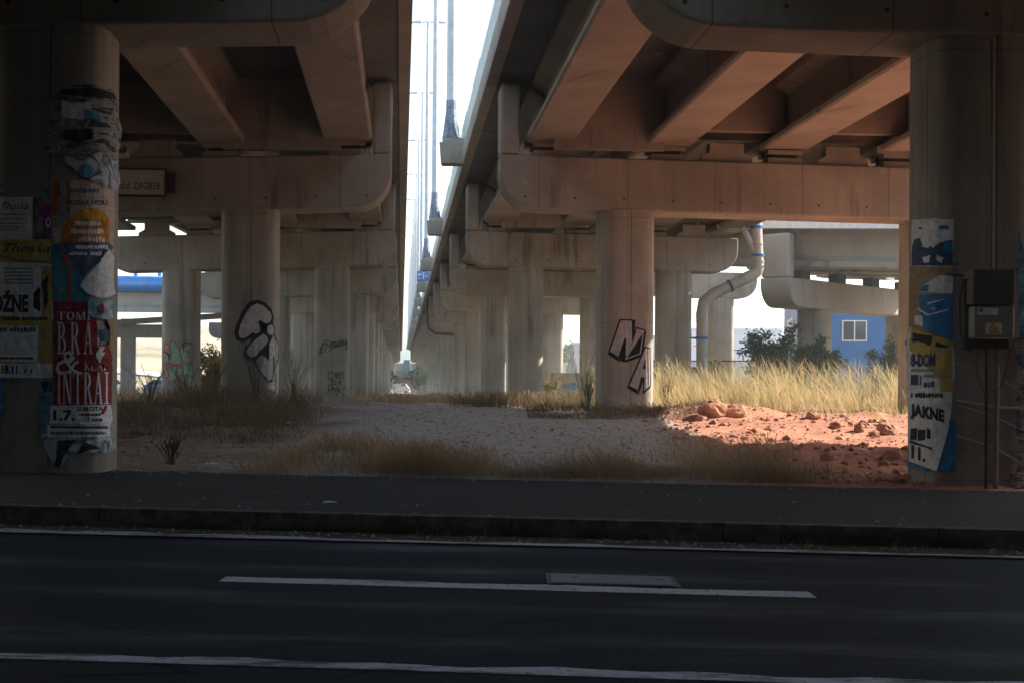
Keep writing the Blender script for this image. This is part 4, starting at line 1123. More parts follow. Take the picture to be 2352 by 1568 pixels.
# ------------------------------------------------------------------ pipes
pts = [W(1737, 505, 62), W(1739, 560, 62), W(1742, 612, 62), W(1728, 632, 62), W(1640, 675, 62), W(1616, 695, 62), W(1612, 722, 62), W(1612, 890, 62)]
dp = empty('downpipe', pts[-1], 'big grey plastic downpipe with two elbows strapped beside a bridge column', 'pipe')
O_ = dp.location
MB().tube(pts[:3], .235, 16).build('upper_pipe', M['pale_plastic'], dp, off=O_, smooth=True)
MB().tube([pts[2] + (pts[2] - pts[1]) * .0, pts[2].lerp(pts[3], .5) + Vector((.05, 0, -.06)), pts[3], pts[3].lerp(pts[4], .2)], .25, 16).build('elbow', M['pale_plastic'], dp, off=O_, smooth=True)
MB().tube([pts[3], pts[4]], .235, 16).build('sloping_pipe', M['grey_plastic'], dp, off=O_, smooth=True)
MB().tube([pts[4].lerp(pts[3], .15), pts[4], pts[5], pts[6], pts[6].lerp(pts[7], .06)], .25, 16).build('elbow', M['grey_plastic'], dp, off=O_, smooth=True)
MB().tube([pts[6], pts[7]], .235, 16).build('lower_pipe', M['grey_plastic'], dp, off=O_, smooth=True)
MB().tube([W(1705, 522, 62), W(1722, 555, 62), W(1736, 585, 62)], .16, 12).build('branch_pipe', M['pale_plastic'], dp, off=O_, smooth=True)
def ring(p, q, r):
    return MB().tube([p, p.lerp(q, 1)], r, 18)
for a, b, m_ in ((W(1737, 519, 62), W(1737, 525, 62), 'strap'), (W(1741, 584, 62), W(1741, 589, 62), 'strap'), (W(1612, 773, 62), W(1612, 779, 62), 'strap'), (pts[3].lerp(pts[4], .55), pts[3].lerp(pts[4], .60), 'dark_steel')):
    ring(a, b, .275).build('clamp', M[m_], dp, off=O_)
for a, b in ((W(1739, 560, 62), W(1739, 563, 62)), (W(1742, 600, 62), W(1742, 603, 62)), (pts[3].lerp(pts[4], .25), pts[3].lerp(pts[4], .28)), (pts[3].lerp(pts[4], .9), pts[3].lerp(pts[4], .93)), (W(1612, 735, 62), W(1612, 738, 62))):
    ring(a, b, .258).build('collar', M['grey_plastic'], dp, off=O_)
MB().box(W(1586, 776, 62).x, W(1606, 776, 62).x, 61.95, 62.05, W(1600, 778, 62).z, W(1600, 774, 62).z).build('bracket', M['strap'], dp, off=O_)
a_ = W(1698, 523, 62); b_ = W(1736, 516, 62)
MB().hexa([(a_.x, 61.9, a_.z - .06), (b_.x, 61.9, b_.z - .06), (b_.x, 62, b_.z - .06), (a_.x, 62, a_.z - .06), (a_.x, 61.9, a_.z + .06), (b_.x, 61.9, b_.z + .06), (b_.x, 62, b_.z + .06), (a_.x, 62, a_.z + .06)]).build('bracket', M['strap'], dp, off=O_)
z4 = zc(900, 640, 4.3542)
pp = z4([(622, 380), (620, 520), (628, 660), (655, 720), (710, 755), (800, 765), (890, 766), (925, 785), (935, 830), (936, 1300)])
pw = [W(a, b, YK[6] - 1.0) for a, b in pp]
world_tube('drain_pipe', pw, .13, M['brown_pipe'], 'thin rusty drain pipe bending round a far pier cap and down its column', 'pipe')

# ------------------------------------------------------------------ far things between the viaducts
ab = MB().box(-66, -14, 486, 488, -4, 6.3)
tag(ab.build('abutment_wall', M['conc'], None, loc=(-40, 487, 0), off=(-40, 487, 0)), 'pale concrete abutment wall closing the far end of the viaducts', 'wall')
# flat dark block at the end of the gap
e = empty('gantry_platform', W(934, 856, 482), 'dark trapezoid tank on a flat slab at the far end of the gap', 'tank')
O_ = e.location
tk = plain('tank_grey', (.10, .15, .18), .7)
a = [W(926, 851, 482), W(944, 851, 482), W(941, 826, 482), W(928, 826, 482)]
MB().loft([(p.x, 481.0, p.z) for p in a], [(p.x, 483.5, p.z) for p in a]).build('tank', tk, e, off=O_)
a, b = W(912, 858, 482), W(951, 852, 482)
MB().box(a.x, b.x, 480, 485, a.z, b.z).build('slab', plain('slab_dark', (.05, .09, .12), .7), e, off=O_)
for px in (918, 945):
    p = W(px, 858, 482); MB().box(p.x - .4, p.x + .4, 481.5, 483.5, -2.5, p.z).build('leg', M['conc'], e, off=O_)
hb = G('red_hoarding', .8)
x_ = g.noise(hb.pos(), 1.2) if False else None
V_ = hb.pos(); gr = hb.xyz(V_)
grid = hb.m('MAXIMUM', hb.m('LESS_THAN', hb.m('FRACT', hb.m('MULTIPLY', gr[0], 1.6)), .14), hb.m('LESS_THAN', hb.m('FRACT', hb.m('MULTIPLY', gr[2], 2.4)), .16))
M['hoard'] = hb.color(hb.mix(grid, (.34, .07, .10), (.46, .32, .31)))
for (p0, q0, p1, q1, Y, lab) in ((906, 866, 956, 881, 352, 'long dusty red gridded hoarding at the far end of the gap'), (958, 864, 982, 888, 349, 'tall dusty red gridded hoarding to the right of the longer one'),
                                 (940, 883, 985, 901, 343, 'low red stacked pallets and netting in front of the hoardings')):
    a, b = W(p0, q1, Y), W(p1, q0, Y)
    o = MB().box(a.x, b.x, Y, Y + .4, -2.4, b.z)
    k_ = ((a.x + b.x) / 2, Y, 0)
    tag(o.build('hoarding', M['hoard'], None, loc=k_, off=k_, bevel=.03), lab, 'hoarding')
tr = empty('parked_van', W(909, 900, 330), 'white van parked sideways beyond the far piers', 'van')
O_ = tr.location
a, b = W(877, 902, 330), W(942, 880, 330)
zl, zh = zg(0, 330) + .25, b.z
body = [(a.x, zl), (b.x, zl), (b.x, zl + .75), (b.x - .25, zl + .95), (b.x - .85, zh - .08), (b.x - 1.2, zh), (a.x + .06, zh), (a.x, zh - .1)]
MB().loft([(x, 329, z_) for x, z_ in body], [(x, 331, z_) for x, z_ in body]).build('body', M['white_paint'], tr, off=O_, bevel=.05)
for x in (a.x + .8, b.x - .85):
    MB().tube([(x, 328.95, zl + .05), (x, 329.2, zl + .05)], .34, 16).build('wheel', M['rubber'], tr, off=O_)
MB().box(b.x - 1.9, b.x - 1.0, 328.97, 328.99, zh - .55, zh - .15).build('side_window', M['dark_steel'], tr, off=O_)
# blue road sign on the right deck edge
sg = empty('road_sign', W(971, 650, 128), 'blue road sign with white symbols standing on the right deck edge', 'road sign')
O_ = sg.location
a, b = W(957, 646, 128), W(985, 623, 128)
MB().box(a.x, b.x, 128, 128.08, a.z, b.z).build('panel', M['blue_steel'], sg, off=O_, bevel=.02)
for q in ((.10, .55, .38, .72), (.5, .2, .62, .85), (.72, .4, .9, .55), (.12, .2, .3, .32)):
    MB().box(a.x + q[0] * (b.x - a.x), a.x + q[2] * (b.x - a.x), 127.985, 127.998, a.z + q[1] * (b.z - a.z), a.z + q[3] * (b.z - a.z)).build('symbol', M['white_paint'], sg, off=O_)
MB().tube([(b.x - .2, 128.12, 9.9), (b.x - .2, 128.12, b.z)], .06, 8).build('post', M['galv'], sg, off=O_)

# ------------------------------------------------------------------ buildings behind
def building(name, label, px0, px1, pyt, Y, depth, mat, wins=(), roof=None, zbase=-2.2, winmat=None, fm=None):
    a, b = W(px0, pyt, Y), W(px1, pyt, Y)
    root = empty(name, ((a.x + b.x) / 2, Y, 0), label, 'building'); off = root.location
    MB().box(a.x, b.x, Y, Y + depth, zbase, a.z).build('wall', mat, root, off=off)
    MB().box(a.x - .15, b.x + .15, Y - .15, Y + depth + .15, a.z, a.z + .25).build('roof', roof or mat, root, off=off)
    for (p0, q0, p1, q1, n) in wins:
        c_, d_ = W(p0, q1, Y), W(p1, q0, Y)
        w_ = MB(); t_ = .07 * max(1, Y / 120)
        w_.box(c_.x, d_.x, Y - .06, Y - .002, d_.z - t_, d_.z).box(c_.x, d_.x, Y - .06, Y - .002, c_.z, c_.z + t_)
        st = [c_.x + (d_.x - c_.x - t_) * i / n for i in range(n + 1)]
        for x in st: w_.box(x, x + t_, Y - .058, Y - .003, c_.z + t_, d_.z - t_)
        fo = w_.build('window', fm or M['white_paint'], root, off=off)
        MB().box(c_.x + t_, d_.x - t_, Y - .03, Y - .01, c_.z + t_, d_.z - t_).build('pane', winmat or M['glass'], fo, off=off)
    return root
g = G('window_glass', .08, .5); M['glass'] = g.color((.05, .055, .06))
M['bluewall'] = plain('blue_render', (.035, .145, .36), .85, .2, .14, 1)
M['lilac'] = plain('lilac_render', (.36, .36, .47), .85, .2, .1, 1)
M['whitewall'] = plain('white_cladding', (.62, .66, .74), .7, .3, .06, .4)
hs_ = building('house', 'bright blue rendered house with a lilac side wall and white two-pane window', 1850, 2290, 694, 97, 7.3, M['bluewall'], [(1934, 736, 1991, 783, 2), (2150, 736, 2205, 783, 2)])
xs_ = (1850 - CX) / F * 97
MB().box(xs_ - .08, xs_ - .002, 97.004, 104.3, -2.2, W(1850, 694, 97).z - .01).build('side_wall', M['lilac'], hs_, off=hs_.location)
wz0, wz1 = W(1815, 782, 102).z, W(1815, 731, 102).z
wf = MB().box(xs_ - .14, xs_ - .085, 101.0, 102.9, wz0, wz1).build('window', M['white_paint'], hs_, off=hs_.location)
MB().box(xs_ - .16, xs_ - .145, 101.3, 102.6, wz0 + .12, wz1 - .12).build('pane', M['glass'], wf)
wf.children[0].location = -hs_.location
M['paleglass'] = plain('pale_strip', (.36, .42, .50), .5)
building('warehouse', 'long pale white warehouse behind the bushes, left of the lilac wing', 1560, 1795, 758, 170, 40, M['whitewall'], [(1690, 800, 1745, 812, 3), (1590, 790, 1640, 800, 3)], winmat=M['paleglass'])
building('warehouse', 'pale blue-grey shed seen between the right columns, left of the NA column', 1318, 1372, 792, 150, 30, M['whitewall'], [(1326, 800, 1350, 815, 2)], winmat=M['paleglass'])
building('low_shed', 'small low white shed behind a green tree between far right columns', 1240, 1300, 838, 130, 8, M['whitewall'], [(1262, 846, 1290, 856, 2)], winmat=M['paleglass'])
kw = empty('garden_wall', W(1305, 890, 92), 'low grey wall with faded blue graffiti between the right columns', 'wall'); O_ = kw.location
a, b = W(1264, 905, 92), W(1345, 856, 92)
MB().box(a.x, b.x, 92, 92.3, -.4, b.z).build('wall', M['conc'], kw, off=O_)
gp = MB()
for q in ((.06, .3, .16, .6), (.35, .45, .55, .62), (.58, .4, .72, .66), (.75, .48, .92, .6)):
    gp.box(a.x + q[0] * (b.x - a.x), a.x + q[2] * (b.x - a.x), 91.985, 91.998, b.z * q[1], b.z * q[3])
gp.build('graffiti', plain('faded_blue_paint', (.10, .20, .30), .8, .2, .4, 6), kw, off=O_)

# chain link gate
fn = empty('mesh_fence', W(1641, 868, 73), 'dark chain link fence panels with rounded frame corners beside the downpipe', 'fence'); O_ = fn.location
def fpanel(p0, p1):
    a, b = W(p0, 895, 73), W(p1, 829, 73)
    rr = .22
    path = [(a.x, 73, a.z), (a.x, 73, b.z - rr), (a.x + rr * .3, 73, b.z - rr * .3), (a.x + rr, 73, b.z), (b.x - rr, 73, b.z), (b.x - rr * .3, 73, b.z - rr * .3), (b.x, 73, b.z - rr), (b.x, 73, a.z)]
    MB().tube(path, .035, 8).build('frame', M['brown_pipe'], fn, off=O_)
    wm = MB(); h = b.z - a.z; n = int((b.x - a.x + h) / .13)
    for i in range(n):
        for s_ in (1, -1):
            x0 = a.x - h + i * .13; x1 = x0 + h
            lo_, hi_ = max(x0, a.x), min(x1, b.x)
            if hi_ <= lo_ + .02: continue
            z0, z1 = a.z + (lo_ - x0), a.z + (hi_ - x0)
            if s_ < 0: z0, z1 = b.z - (z0 - a.z), b.z - (z1 - a.z)
            wm.tube([(lo_, 73 + .004 * s_, z0), (hi_, 73 + .004 * s_, z1)], .009, 4, caps=False)
    wm.open = True
    wm.build('wire_mesh', M['dark_steel'], fn, off=O_)
fpanel(1497, 1637); fpanel(1648, 1760)
a = W(1642, 890, 73); b = W(1642, 826, 73)
MB().box(a.x - .07, a.x + .07, 72.93, 73.07, a.z - .3, b.z).build('post', M['dark_steel'], fn, off=O_)
ht = empty('utility_hut', W(1592, 866, 84), 'tiny white hut with a dark pitched roof half hidden in the tall grass', 'hut'); O_ = ht.location
a, b = W(1584, 868, 84), W(1601, 856, 84)
MB().box(a.x, b.x, 84, 85, -.3, b.z).build('wall', M['white_paint'], ht, off=O_)
MB().loft([(a.x - .06, 83.9, b.z + .002), (b.x + .06, 83.9, b.z + .002), (b.x, 83.9, b.z + .34), (a.x + .2, 83.9, b.z + .34)], [(a.x - .06, 85.1, b.z + .002), (b.x + .06, 85.1, b.z + .002), (b.x, 85.1, b.z + .34), (a.x + .2, 85.1, b.z + .34)]).build('roof', M['dark_steel'], ht, off=O_)

# ------------------------------------------------------------------ hill at left
hm = MB()
hx = [-330 + 10 * i for i in range(33)]; hy = [150 + 12 * j for j in range(40)]
def hz(x, y):
    f = sstep(-20, -75, x) * sstep(155, 420, y)
    return -2.4 + 16.5 * f + 2.0 * f * MN.noise(Vector((x * .02, y * .02, 5))) + .5 * MN.noise(Vector((x * .09, y * .09, 1)))
hm.v = [(x, y, hz(x, y)) for y in hy for x in hx]
hm.f = [(j * 33 + i, j * 33 + i + 1, (j + 1) * 33 + i + 1, (j + 1) * 33 + i) for j in range(39) for i in range(32)]
hm.m = [0] * len(hm.f)
g = G('dry_hill', .95, .1)
P_ = g.pos(); X_ = g.xyz(P_)
n_ = g.noise(P_, (.03, .012, .03), 6, .65)
c_ = g.ramp(g.smooth(n_, .3, .7), [(.15, (.16, .16, .08)), (.45, (.38, .31, .19)), (.8, (.50, .42, .29))])
c_ = g.mix(g.smooth(g.noise(P_, .22, 5, .7), .58, .7), c_, (.10, .12, .06))
g.color(c_)
tag(hm.build('hill', g.mat, smooth=True), 'dry pale hillside beyond the left ramp', None, None, 'structure')
rd_ = MB()
for i in range(24):
    x0, x1 = -110 + 4.0 * i, -106 + 4.0 * i
    rd_.add([(x0, 246, hz(x0, 246) + .25), (x1, 246, hz(x1, 246) + .25), (x1, 254, hz(x1, 254) + .3), (x0, 254, hz(x0, 254) + .3)], [(0, 1, 2, 3)])
tag(rd_.build('hill_road', plain('pale_track', (.58, .54, .48), .9)), 'pale track running along the hillside', None, None, 'structure')
cy = MB()
cy.add([(-44, 120, zg(-25, 120) + .06), (-14, 120, zg(-15, 120) + .06), (-14, 152, zg(-15, 152) + .06), (-44, 152, zg(-25, 152) + .06)], [(0, 1, 2, 3)])
tag(cy.build('gravel_yard', plain('white_gravel', (.62, .60, .57), .95, .1, .2, 3)), 'bright white gravel yard beyond the left columns', None, None, 'structure')
def car(label, px, py, Y, wd, mat):
    p = W(px, py, Y); root = empty('parked_car', (p.x, Y, zg(p.x, Y) - .02), label, 'car')
    L2 = wd / 2
    bdy = [(-L2, .25), (L2, .25), (L2, .62), (L2 - .12, .78), (L2 - .95, .86), (L2 - 1.55, 1.36), (-L2 + .95, 1.40), (-L2 + .25, .92), (-L2, .84)]
    MB().loft([(x, -.8, z_) for x, z_ in bdy], [(x, .8, z_) for x, z_ in bdy]).build('body', mat, root, bevel=.06)
    gl = [(-L2 + .55, .92), (L2 - 1.15, .92), (L2 - 1.6, 1.30), (-L2 + 1.0, 1.32)]
    MB().loft([(x, -.81, z_) for x, z_ in gl], [(x, -.803, z_) for x, z_ in gl]).build('side_window', M['glass'], root)
    for sx in (-1, 1):
        for sy in (-.8, .62):
            MB().tube([(sx * (L2 - .8), sy - .01, .32), (sx * (L2 - .8), sy + .19, .32)], .32, 16).build('wheel', M['rubber'], root)
car('white car parked on the pale yard, left of the single blue-grey column', 262, 880, 134, 4.2, M['white_paint'])
car('blue car parked by the yard below the dry hillside', 386, 878, 142, 4.3, plain('car_blue', (.06, .22, .34), .3, .5))

# ------------------------------------------------------------------ plants
def leafmat(name, stops, rough=.8, trans=.0):
    g = G(name, rough, .15)
    col = g.ramp(g.island(), stops)
    g.color(col)
    if trans:
        t = g.node('ShaderNodeBsdfTranslucent'); g.l.new(col, t.inputs[0])
        mx = g.node('ShaderNodeMixShader'); mx.inputs[0].default_value = trans
        g.l.new(g.b.outputs[0], mx.inputs[1]); g.l.new(t.outputs[0], mx.inputs[2]); g.l.new(mx.outputs[0], g.out.inputs[0])
    return g.mat
M['g_gold'] = leafmat('grass_gold', [(0, (.46, .33, .15)), (.25, (.62, .48, .27)), (.45, (.36, .36, .13)), (.6, (.50, .42, .19)), (.8, (.72, .60, .40)), (1, (.25, .29, .09))], .8, .4)
M['g_dry'] = leafmat('grass_dry', [(0, (.24, .165, .09)), (.4, (.36, .255, .145)), (.7, (.50, .385, .24)), (1, (.26, .21, .09))], .85, .35)
M['g_brush'] = leafmat('brush', [(0, (.11, .075, .045)), (.35, (.19, .13, .075)), (.6, (.13, .11, .06)), (.85, (.26, .19, .115)), (1, (.08, .08, .045))], .85, .3)
M['leaf'] = leafmat('bush_leaf', [(0, (.018, .045, .018)), (.4, (.035, .08, .028)), (.75, (.06, .11, .035)), (1, (.09, .13, .04))], .6, .2)
M['leaf_gold'] = leafmat('bush_gold', [(0, (.22, .15, .03)), (.5, (.34, .24, .05)), (1, (.20, .19, .06))], .7, .3)
M['leaf_green'] = leafmat('tree_leaf', [(0, (.05, .10, .04)), (.5, (.10, .15, .05)), (1, (.18, .16, .04))], .7, .3)
M['bark'] = plain('bark', (.10, .07, .05), .9)

def blades(q, n, where, hfun, wfun, lean=(.0, .0), curl=.35, heads=0, mb=None):
    mb = mb or MB()
    v, f = mb.v, mb.f
    for _ in range(n):
        p = where(q)
        if p is None: continue
        x, y = p
        z0 = zg(x, y) - .03
        h = hfun(q, x, y)
        if h <= 0: continue
        a = q.uniform(0, 2 * math.pi); w = wfun(q) * .5
        ca, sa = math.cos(a) * w, math.sin(a) * w
        lx = (lean[0] + q.gauss(0, curl)) * h; ly = (lean[1] + q.gauss(0, curl)) * h
        o = len(v)
        v += [(x - ca, y - sa, z0), (x + ca, y + sa, z0),
              (x - ca * .8 + lx * .35, y - sa * .8 + ly * .35, z0 + h * .55), (x + ca * .8 + lx * .35, y + sa * .8 + ly * .35, z0 + h * .55)]
        if heads and q.random() < heads:
            tx_, ty_, tz_ = x + lx, y + ly, z0 + h
            mx_, my_, mz_ = x + lx * .72, y + ly * .72, z0 + h * .82
            k = q.uniform(1.1, 2.2)
            v += [(mx_ - ca * k, my_ - sa * k, mz_), (mx_ + ca * k, my_ + sa * k, mz_), (tx_, ty_, tz_)]
            f += [(o, o + 1, o + 3, o + 2), (o + 2, o + 3, o + 5, o + 4), (o + 4, o + 5, o + 6)]
        else:
            v += [(x + lx, y + ly, z0 + h)]
            f += [(o, o + 1, o + 3, o + 2), (o + 2, o + 3, o + 4)]
    mb.m = [0] * len(f); mb.open = True
    return mb
def area(x0, x1, y0, y1, dens=None):
    def w_(q):
        x, y = q.uniform(x0, x1), q.uniform(y0, y1)
        if dens and q.random() > dens(x, y): return None
        return x, y
    return w_
def clump(x, y, s=.45, seed=0): return sstep(-.25, .35, MN.noise(Vector((x * s, y * s, 9 + seed))))

q = random.Random(11)
# tall golden grass on the right
gd = blades(q, 86000, area(3.4, 19, 35.2, 62, lambda x, y: sstep(36.6, 41.2, y + 1.7 * MN.noise(Vector((x * .6, 0, 2)))) * (.08 + .92 * clump(x, y, .9) * (.3 + .7 * clump(x, y, .35, 4)))),
            lambda q, x, y: (.32 + .18 * sstep(37, 40, y) + .55 * sstep(39.5, 45, y) + .2 * sstep(48, 58, y)) * (.42 + .85 * clump(x, y, .6, 3)) * q.uniform(.45, 1.3), lambda q: q.uniform(.004, .011), (-.25, 0), .36, .8)
tag(gd.build('golden_grass', M['g_gold']), 'tall sunlit golden grass in front of the blue house', 'grass', None, 'stuff')
# straw verge along the pavement
vg = blades(q, 42000, area(-3.9, 5.0, 19.75, 22.6, lambda x, y: (1 - .85 * sstep(20.5, 22.4, y)) * (.18 + .82 * clump(x, y, .7, 1)) * sstep(-3.9, -3.2, x) * (1 - .8 * sstep(2.9, 4.8, x))),
            lambda q, x, y: (.10 + .34 * clump(x, y, .6, 4)) * q.uniform(.5, 1.25), lambda q: q.uniform(.003, .0065), (-.35, 0), .55, .5)
vg = blades(q, 7000, area(1.6, 4.9, 20.2, 29, lambda x, y: clump(x, y, .8, 6) * sstep(0, 1.2, x - 1.6 - .1 * (y - 20))), lambda q, x, y: q.uniform(.08, .34), lambda q: q.uniform(.004, .009), (-.25, 0), .5, .4, vg)
vg = blades(q, 5000, area(-3.4, -1.2, 21, 25.5, lambda x, y: clump(x, y, .9, 2)), lambda q, x, y: q.uniform(.12, .42), lambda q: q.uniform(.006, .014), (-.2, 0), .4, .25, vg)
tag(vg.build('verge_grass', M['g_dry']), 'straw coloured grass verge along the far pavement edge', 'grass', None, 'stuff')
# brown brush at left
br = blades(q, 30000, area(-11, -2.6, 26.5, 44, lambda x, y: (.12 + .88 * clump(x, y, .55, 5)) * sstep(0, -.9, x + .125 * y) * sstep(26.2, 29, y)),
            lambda q, x, y: (.20 + .46 * clump(x, y, .45, 6) * sstep(27, 36, y)) * q.uniform(.4, 1.3) * (1 - .5 * sstep(-9.5, -6.5, x) * sstep(35, 40, y)), lambda q: q.uniform(.006, .015), (-.05, 0), .5, .3)
tag(br.build('dry_brush', M['g_brush']), 'dark brown dry brush around the bubble graffiti column', 'brush', None, 'stuff')
# low dry grass around the NA column and between the rows
lb_ = blades(q, 11000, area(.4, 5.2, 36.2, 41.6, lambda x, y: (.12 + .88 * clump(x, y, .9, 7))), lambda q, x, y: q.uniform(.08, .26) * (.6 + .8 * clump(x, y, 1.1, 2)), lambda q: q.uniform(.006, .014), (-.1, 0), .5, .3)
lb_ = blades(q, 13000, area(-2.6, 3.2, 42.5, 54, lambda x, y: (.1 + .9 * clump(x, y, .6, 12)) * sstep(-2.4, -.4, x)), lambda q, x, y: q.uniform(.15, .55), lambda q: q.uniform(.008, .016), (-.05, 0), .45, .3, lb_)
tag(lb_.build('dry_brush', M['g_brush']), 'low brown dry weeds around the foot of the NA column', 'brush', None, 'stuff')
lg = None
lg = blades(q, 9000, area(-6, 3.4, 50, 66, lambda x, y: (.15 + .85 * clump(x, y, .4, 8)) * (1 - .75 * sstep(-4.2, -2.6, x) * sstep(0, -1.6, x) * (1 - sstep(50, 58, y)))), lambda q, x, y: q.uniform(.1, .4) * (.5 + clump(x, y, .5, 9)), lambda q: q.uniform(.01, .022), (-.05, 0), .4, .3)
lg = blades(q, 9000, area(-12, 2, 66, 110, lambda x, y: clump(x, y, .25, 8)), lambda q, x, y: q.uniform(.15, .4), lambda q: q.uniform(.02, .04), (0, 0), .35, .3, lg)
lg = blades(q, 7000, area(-22, -8, 44, 90, lambda x, y: .3 + .7 * clump(x, y, .3, 2)), lambda q, x, y: q.uniform(.2, .7), lambda q: q.uniform(.015, .035), (0, 0), .4, .3, lg)
tag(lg.build('rough_grass', M['g_dry']), 'low rough dry grass around the pier columns', 'grass', None, 'stuff')

def weed(label, px, Y, h, n, seed, mat, spread=.5):
    q = random.Random(seed); x = W(px, 870, Y).x; z0 = zg(x, Y) - .05
    mb = MB()
    for i in range(n):
        a = q.uniform(0, 6.28); L_ = h * q.uniform(.6, 1.05); s_ = q.uniform(.1, spread) * L_
        pts_ = [(.06 * math.cos(a), .06 * math.sin(a), 0), (s_ * .3 * math.cos(a), s_ * .3 * math.sin(a), L_ * .4), (s_ * .65 * math.cos(a), s_ * .65 * math.sin(a), L_ * .75), (s_ * 1.1 * math.cos(a), s_ * 1.1 * math.sin(a), L_)]
        mb.tube(pts_, [.010, .008, .006, .003], 4, caps=False)
        for k in range(9):
            t = q.uniform(.3, 1); p = Vector(pts_[1]).lerp(Vector(pts_[3]), t)
            b = q.uniform(0, 6.28); l2 = q.uniform(.05, .18)
            mb.tube([p, p + Vector((math.cos(b) * l2 * .6, math.sin(b) * l2 * .6, l2))], [.005, .002], 3, caps=False)
    mb.open = True
    o = mb.build('tall_weed', mat, None, loc=(x, Y, z0))
    return tag(o, label, 'weed')
M['stalk'] = plain('weed_stalk', (.07, .075, .045), .85); M['stalk2'] = plain('weed_stalk_dry', (.16, .12, .07), .85)
weed('dark arching weed stalks left of the NA column', 1338, 43.5, 1.7, 16, 1, M['stalk'], .5)
weed('tall bushy dark weed close to the left edge of the NA column', 1352, 42.5, 1.15, 22, 2, M['stalk'], .35)
weed('greenish weed stalks in front of the bubble graffiti column', 590, 39.8, 1.75, 18, 3, M['stalk'], .35)
weed('wispy weed right of the bubble graffiti column', 676, 41.5, 1.5, 16, 4, M['stalk2'], .5)
weed('wispy dry weed left of the bubble graffiti column', 485, 40, 1.2, 18, 5, M['stalk2'], .6)
weed('dry weed under the mint graffiti column', 430, 44, 1.2, 18, 6, M['stalk2'], .6)
weed('sprawling weed in front of the far single blue-grey column', 345, 43, 1.1, 18, 7, M['stalk2'], .8)
weed('small weed tuft by the pavement near the left poster column', 395, 21.6, .42, 14, 8, M['stalk'], .8)
weed('upright weed among golden grass right of the NA column', 1530, 44.5, 1.1, 18, 9, M['stalk2'], .3)

def bush(name, label, cat, cx, cy, w, h, n, ls, mat, seed, trunk=.06, z0=None, group=None, gaps=.0, stems=7, low=.12):
    q = random.Random(seed); z0 = zg(cx, cy) - .05 if z0 is None else z0
    root = empty(name, (cx, cy, z0), label, cat, group)
    st = MB(); tips = []
    for i in range(stems):
        a = q.uniform(0, 6.28); r_ = q.uniform(.1, .5) * w; hh = h * q.uniform(.6, .98)
        p0 = Vector((q.uniform(-.1, .1) * w, q.uniform(-.1, .1) * w, 0)); p2 = Vector((r_ * math.cos(a), r_ * math.sin(a) * .8, hh)); p1 = p0.lerp(p2, .5) + Vector((0, 0, h * .08))
        st.tube([p0, p1, p2], [trunk, trunk * .6, trunk * .15], 6)
        for k in range(9):
            t = q.uniform(low, 1); p = (p0.lerp(p1, t * 2) if t < .5 else p1.lerp(p2, t * 2 - 1))
            d = Vector((q.gauss(0, 1), q.gauss(0, .8), q.uniform(-.1, .9))).normalized() * q.uniform(.12, .30) * w * (1.15 - .6 * t)
            st.tube([p, p + d], [trunk * .3, trunk * .1], 4, caps=False)
            tips.append((p, d))
    st.build('stems', M['bark'], root)
    lf = MB()
    for i in range(n):
        p, d = q.choice(tips)
        c_ = p + d * q.uniform(.2, 1.1) + Vector((q.gauss(0, 1), q.gauss(0, 1), q.gauss(0, 1))) * .05 * w
        if c_.z < .02: c_.z = abs(c_.z) + .02
        e1 = Vector((q.gauss(0, 1), q.gauss(0, 1), q.gauss(0, .7))).normalized(); e2 = e1.orthogonal().normalized()
        e2 = Matrix.Rotation(q.uniform(0, 6.28), 3, e1) @ e2
        s_ = ls * q.uniform(.6, 1.3)
        lf.add([c_ - e1 * s_, c_ + e2 * s_ * .38, c_ + e1 * s_, c_ - e2 * s_ * .38], [(0, 1, 2, 3)])
    lf.open = True
    lf.build('leaves', mat, root)
    return root
def bx_(px, Y): return W(px, 870, Y).x
bush('bush', 'dark green bush with a leafy peak, left of the house window', 'bush', bx_(1765, 64), 64, 2.9, 3.2, 6500, .10, M['leaf'], 1, .05)
bush('bush', 'lower dark green bush in the middle of the hedge before the ramp column', 'bush', bx_(1845, 65), 65, 3.0, 2.9, 6500, .10, M['leaf'], 2, .05)
bush('bush', 'dark green bush directly left of the white window, taller stems on top', 'bush', bx_(1890, 63), 63, 1.9, 2.9, 3800, .10, M['leaf'], 3, .05)
bush('bush', 'thin leafy sapling right of the white window', 'bush', bx_(2012, 62), 62, 1.4, 2.5, 900, .09, M['leaf'], 4, .03)
bush('bush', 'dark leafy bush at the orange edge of the right column', 'bush', bx_(2060, 61), 61, 1.8, 2.8, 1800, .09, M['leaf'], 5, .04)
bush('bush', 'pale green small bush at the foot of the warehouse beside the mesh fence', 'bush', bx_(1705, 69), 69, 1.6, 1.15, 900, .07, M['leaf_green'], 6, .03)
bush('tree', 'yellow leaved small tree beyond the mint graffiti column', 'tree', bx_(486, 80), 80, 2.9, 3.2, 4200, .12, M['leaf_gold'], 7, .07)
bush('tree', 'green and ochre tree crown above the low shed between right columns', 'tree', bx_(1266, 138), 138, 5.2, 4.6, 2400, .18, M['leaf_green'], 8, .12)
bush('bush', 'low ochre bush in front of the low shed', 'bush', bx_(1262, 88), 88, 1.6, 1.5, 700, .08, M['leaf_gold'], 9, .04)
for i, (px, Y, w_, h_, lab) in enumerate(((120, 150, 7, 5, 'distant bush on the hillside foot hidden left of the far column'), (690, 190, 8, 4.5, 'distant green bush beyond the left columns'),
        (985, 270, 9, 4, 'far bush to the right of the red hoardings'), (860, 270, 9, 4.5, 'far bush to the left of the parked van'), (1400, 180, 9, 5, 'far green bush behind the NA column'), (1560, 190, 10, 5, 'far bush at the left end of the long warehouse'))):
    bush('bush', lab, 'bush', bx_(px, Y), Y, w_, h_, 1300, .3, M['leaf_green'], 30 + i, .1)

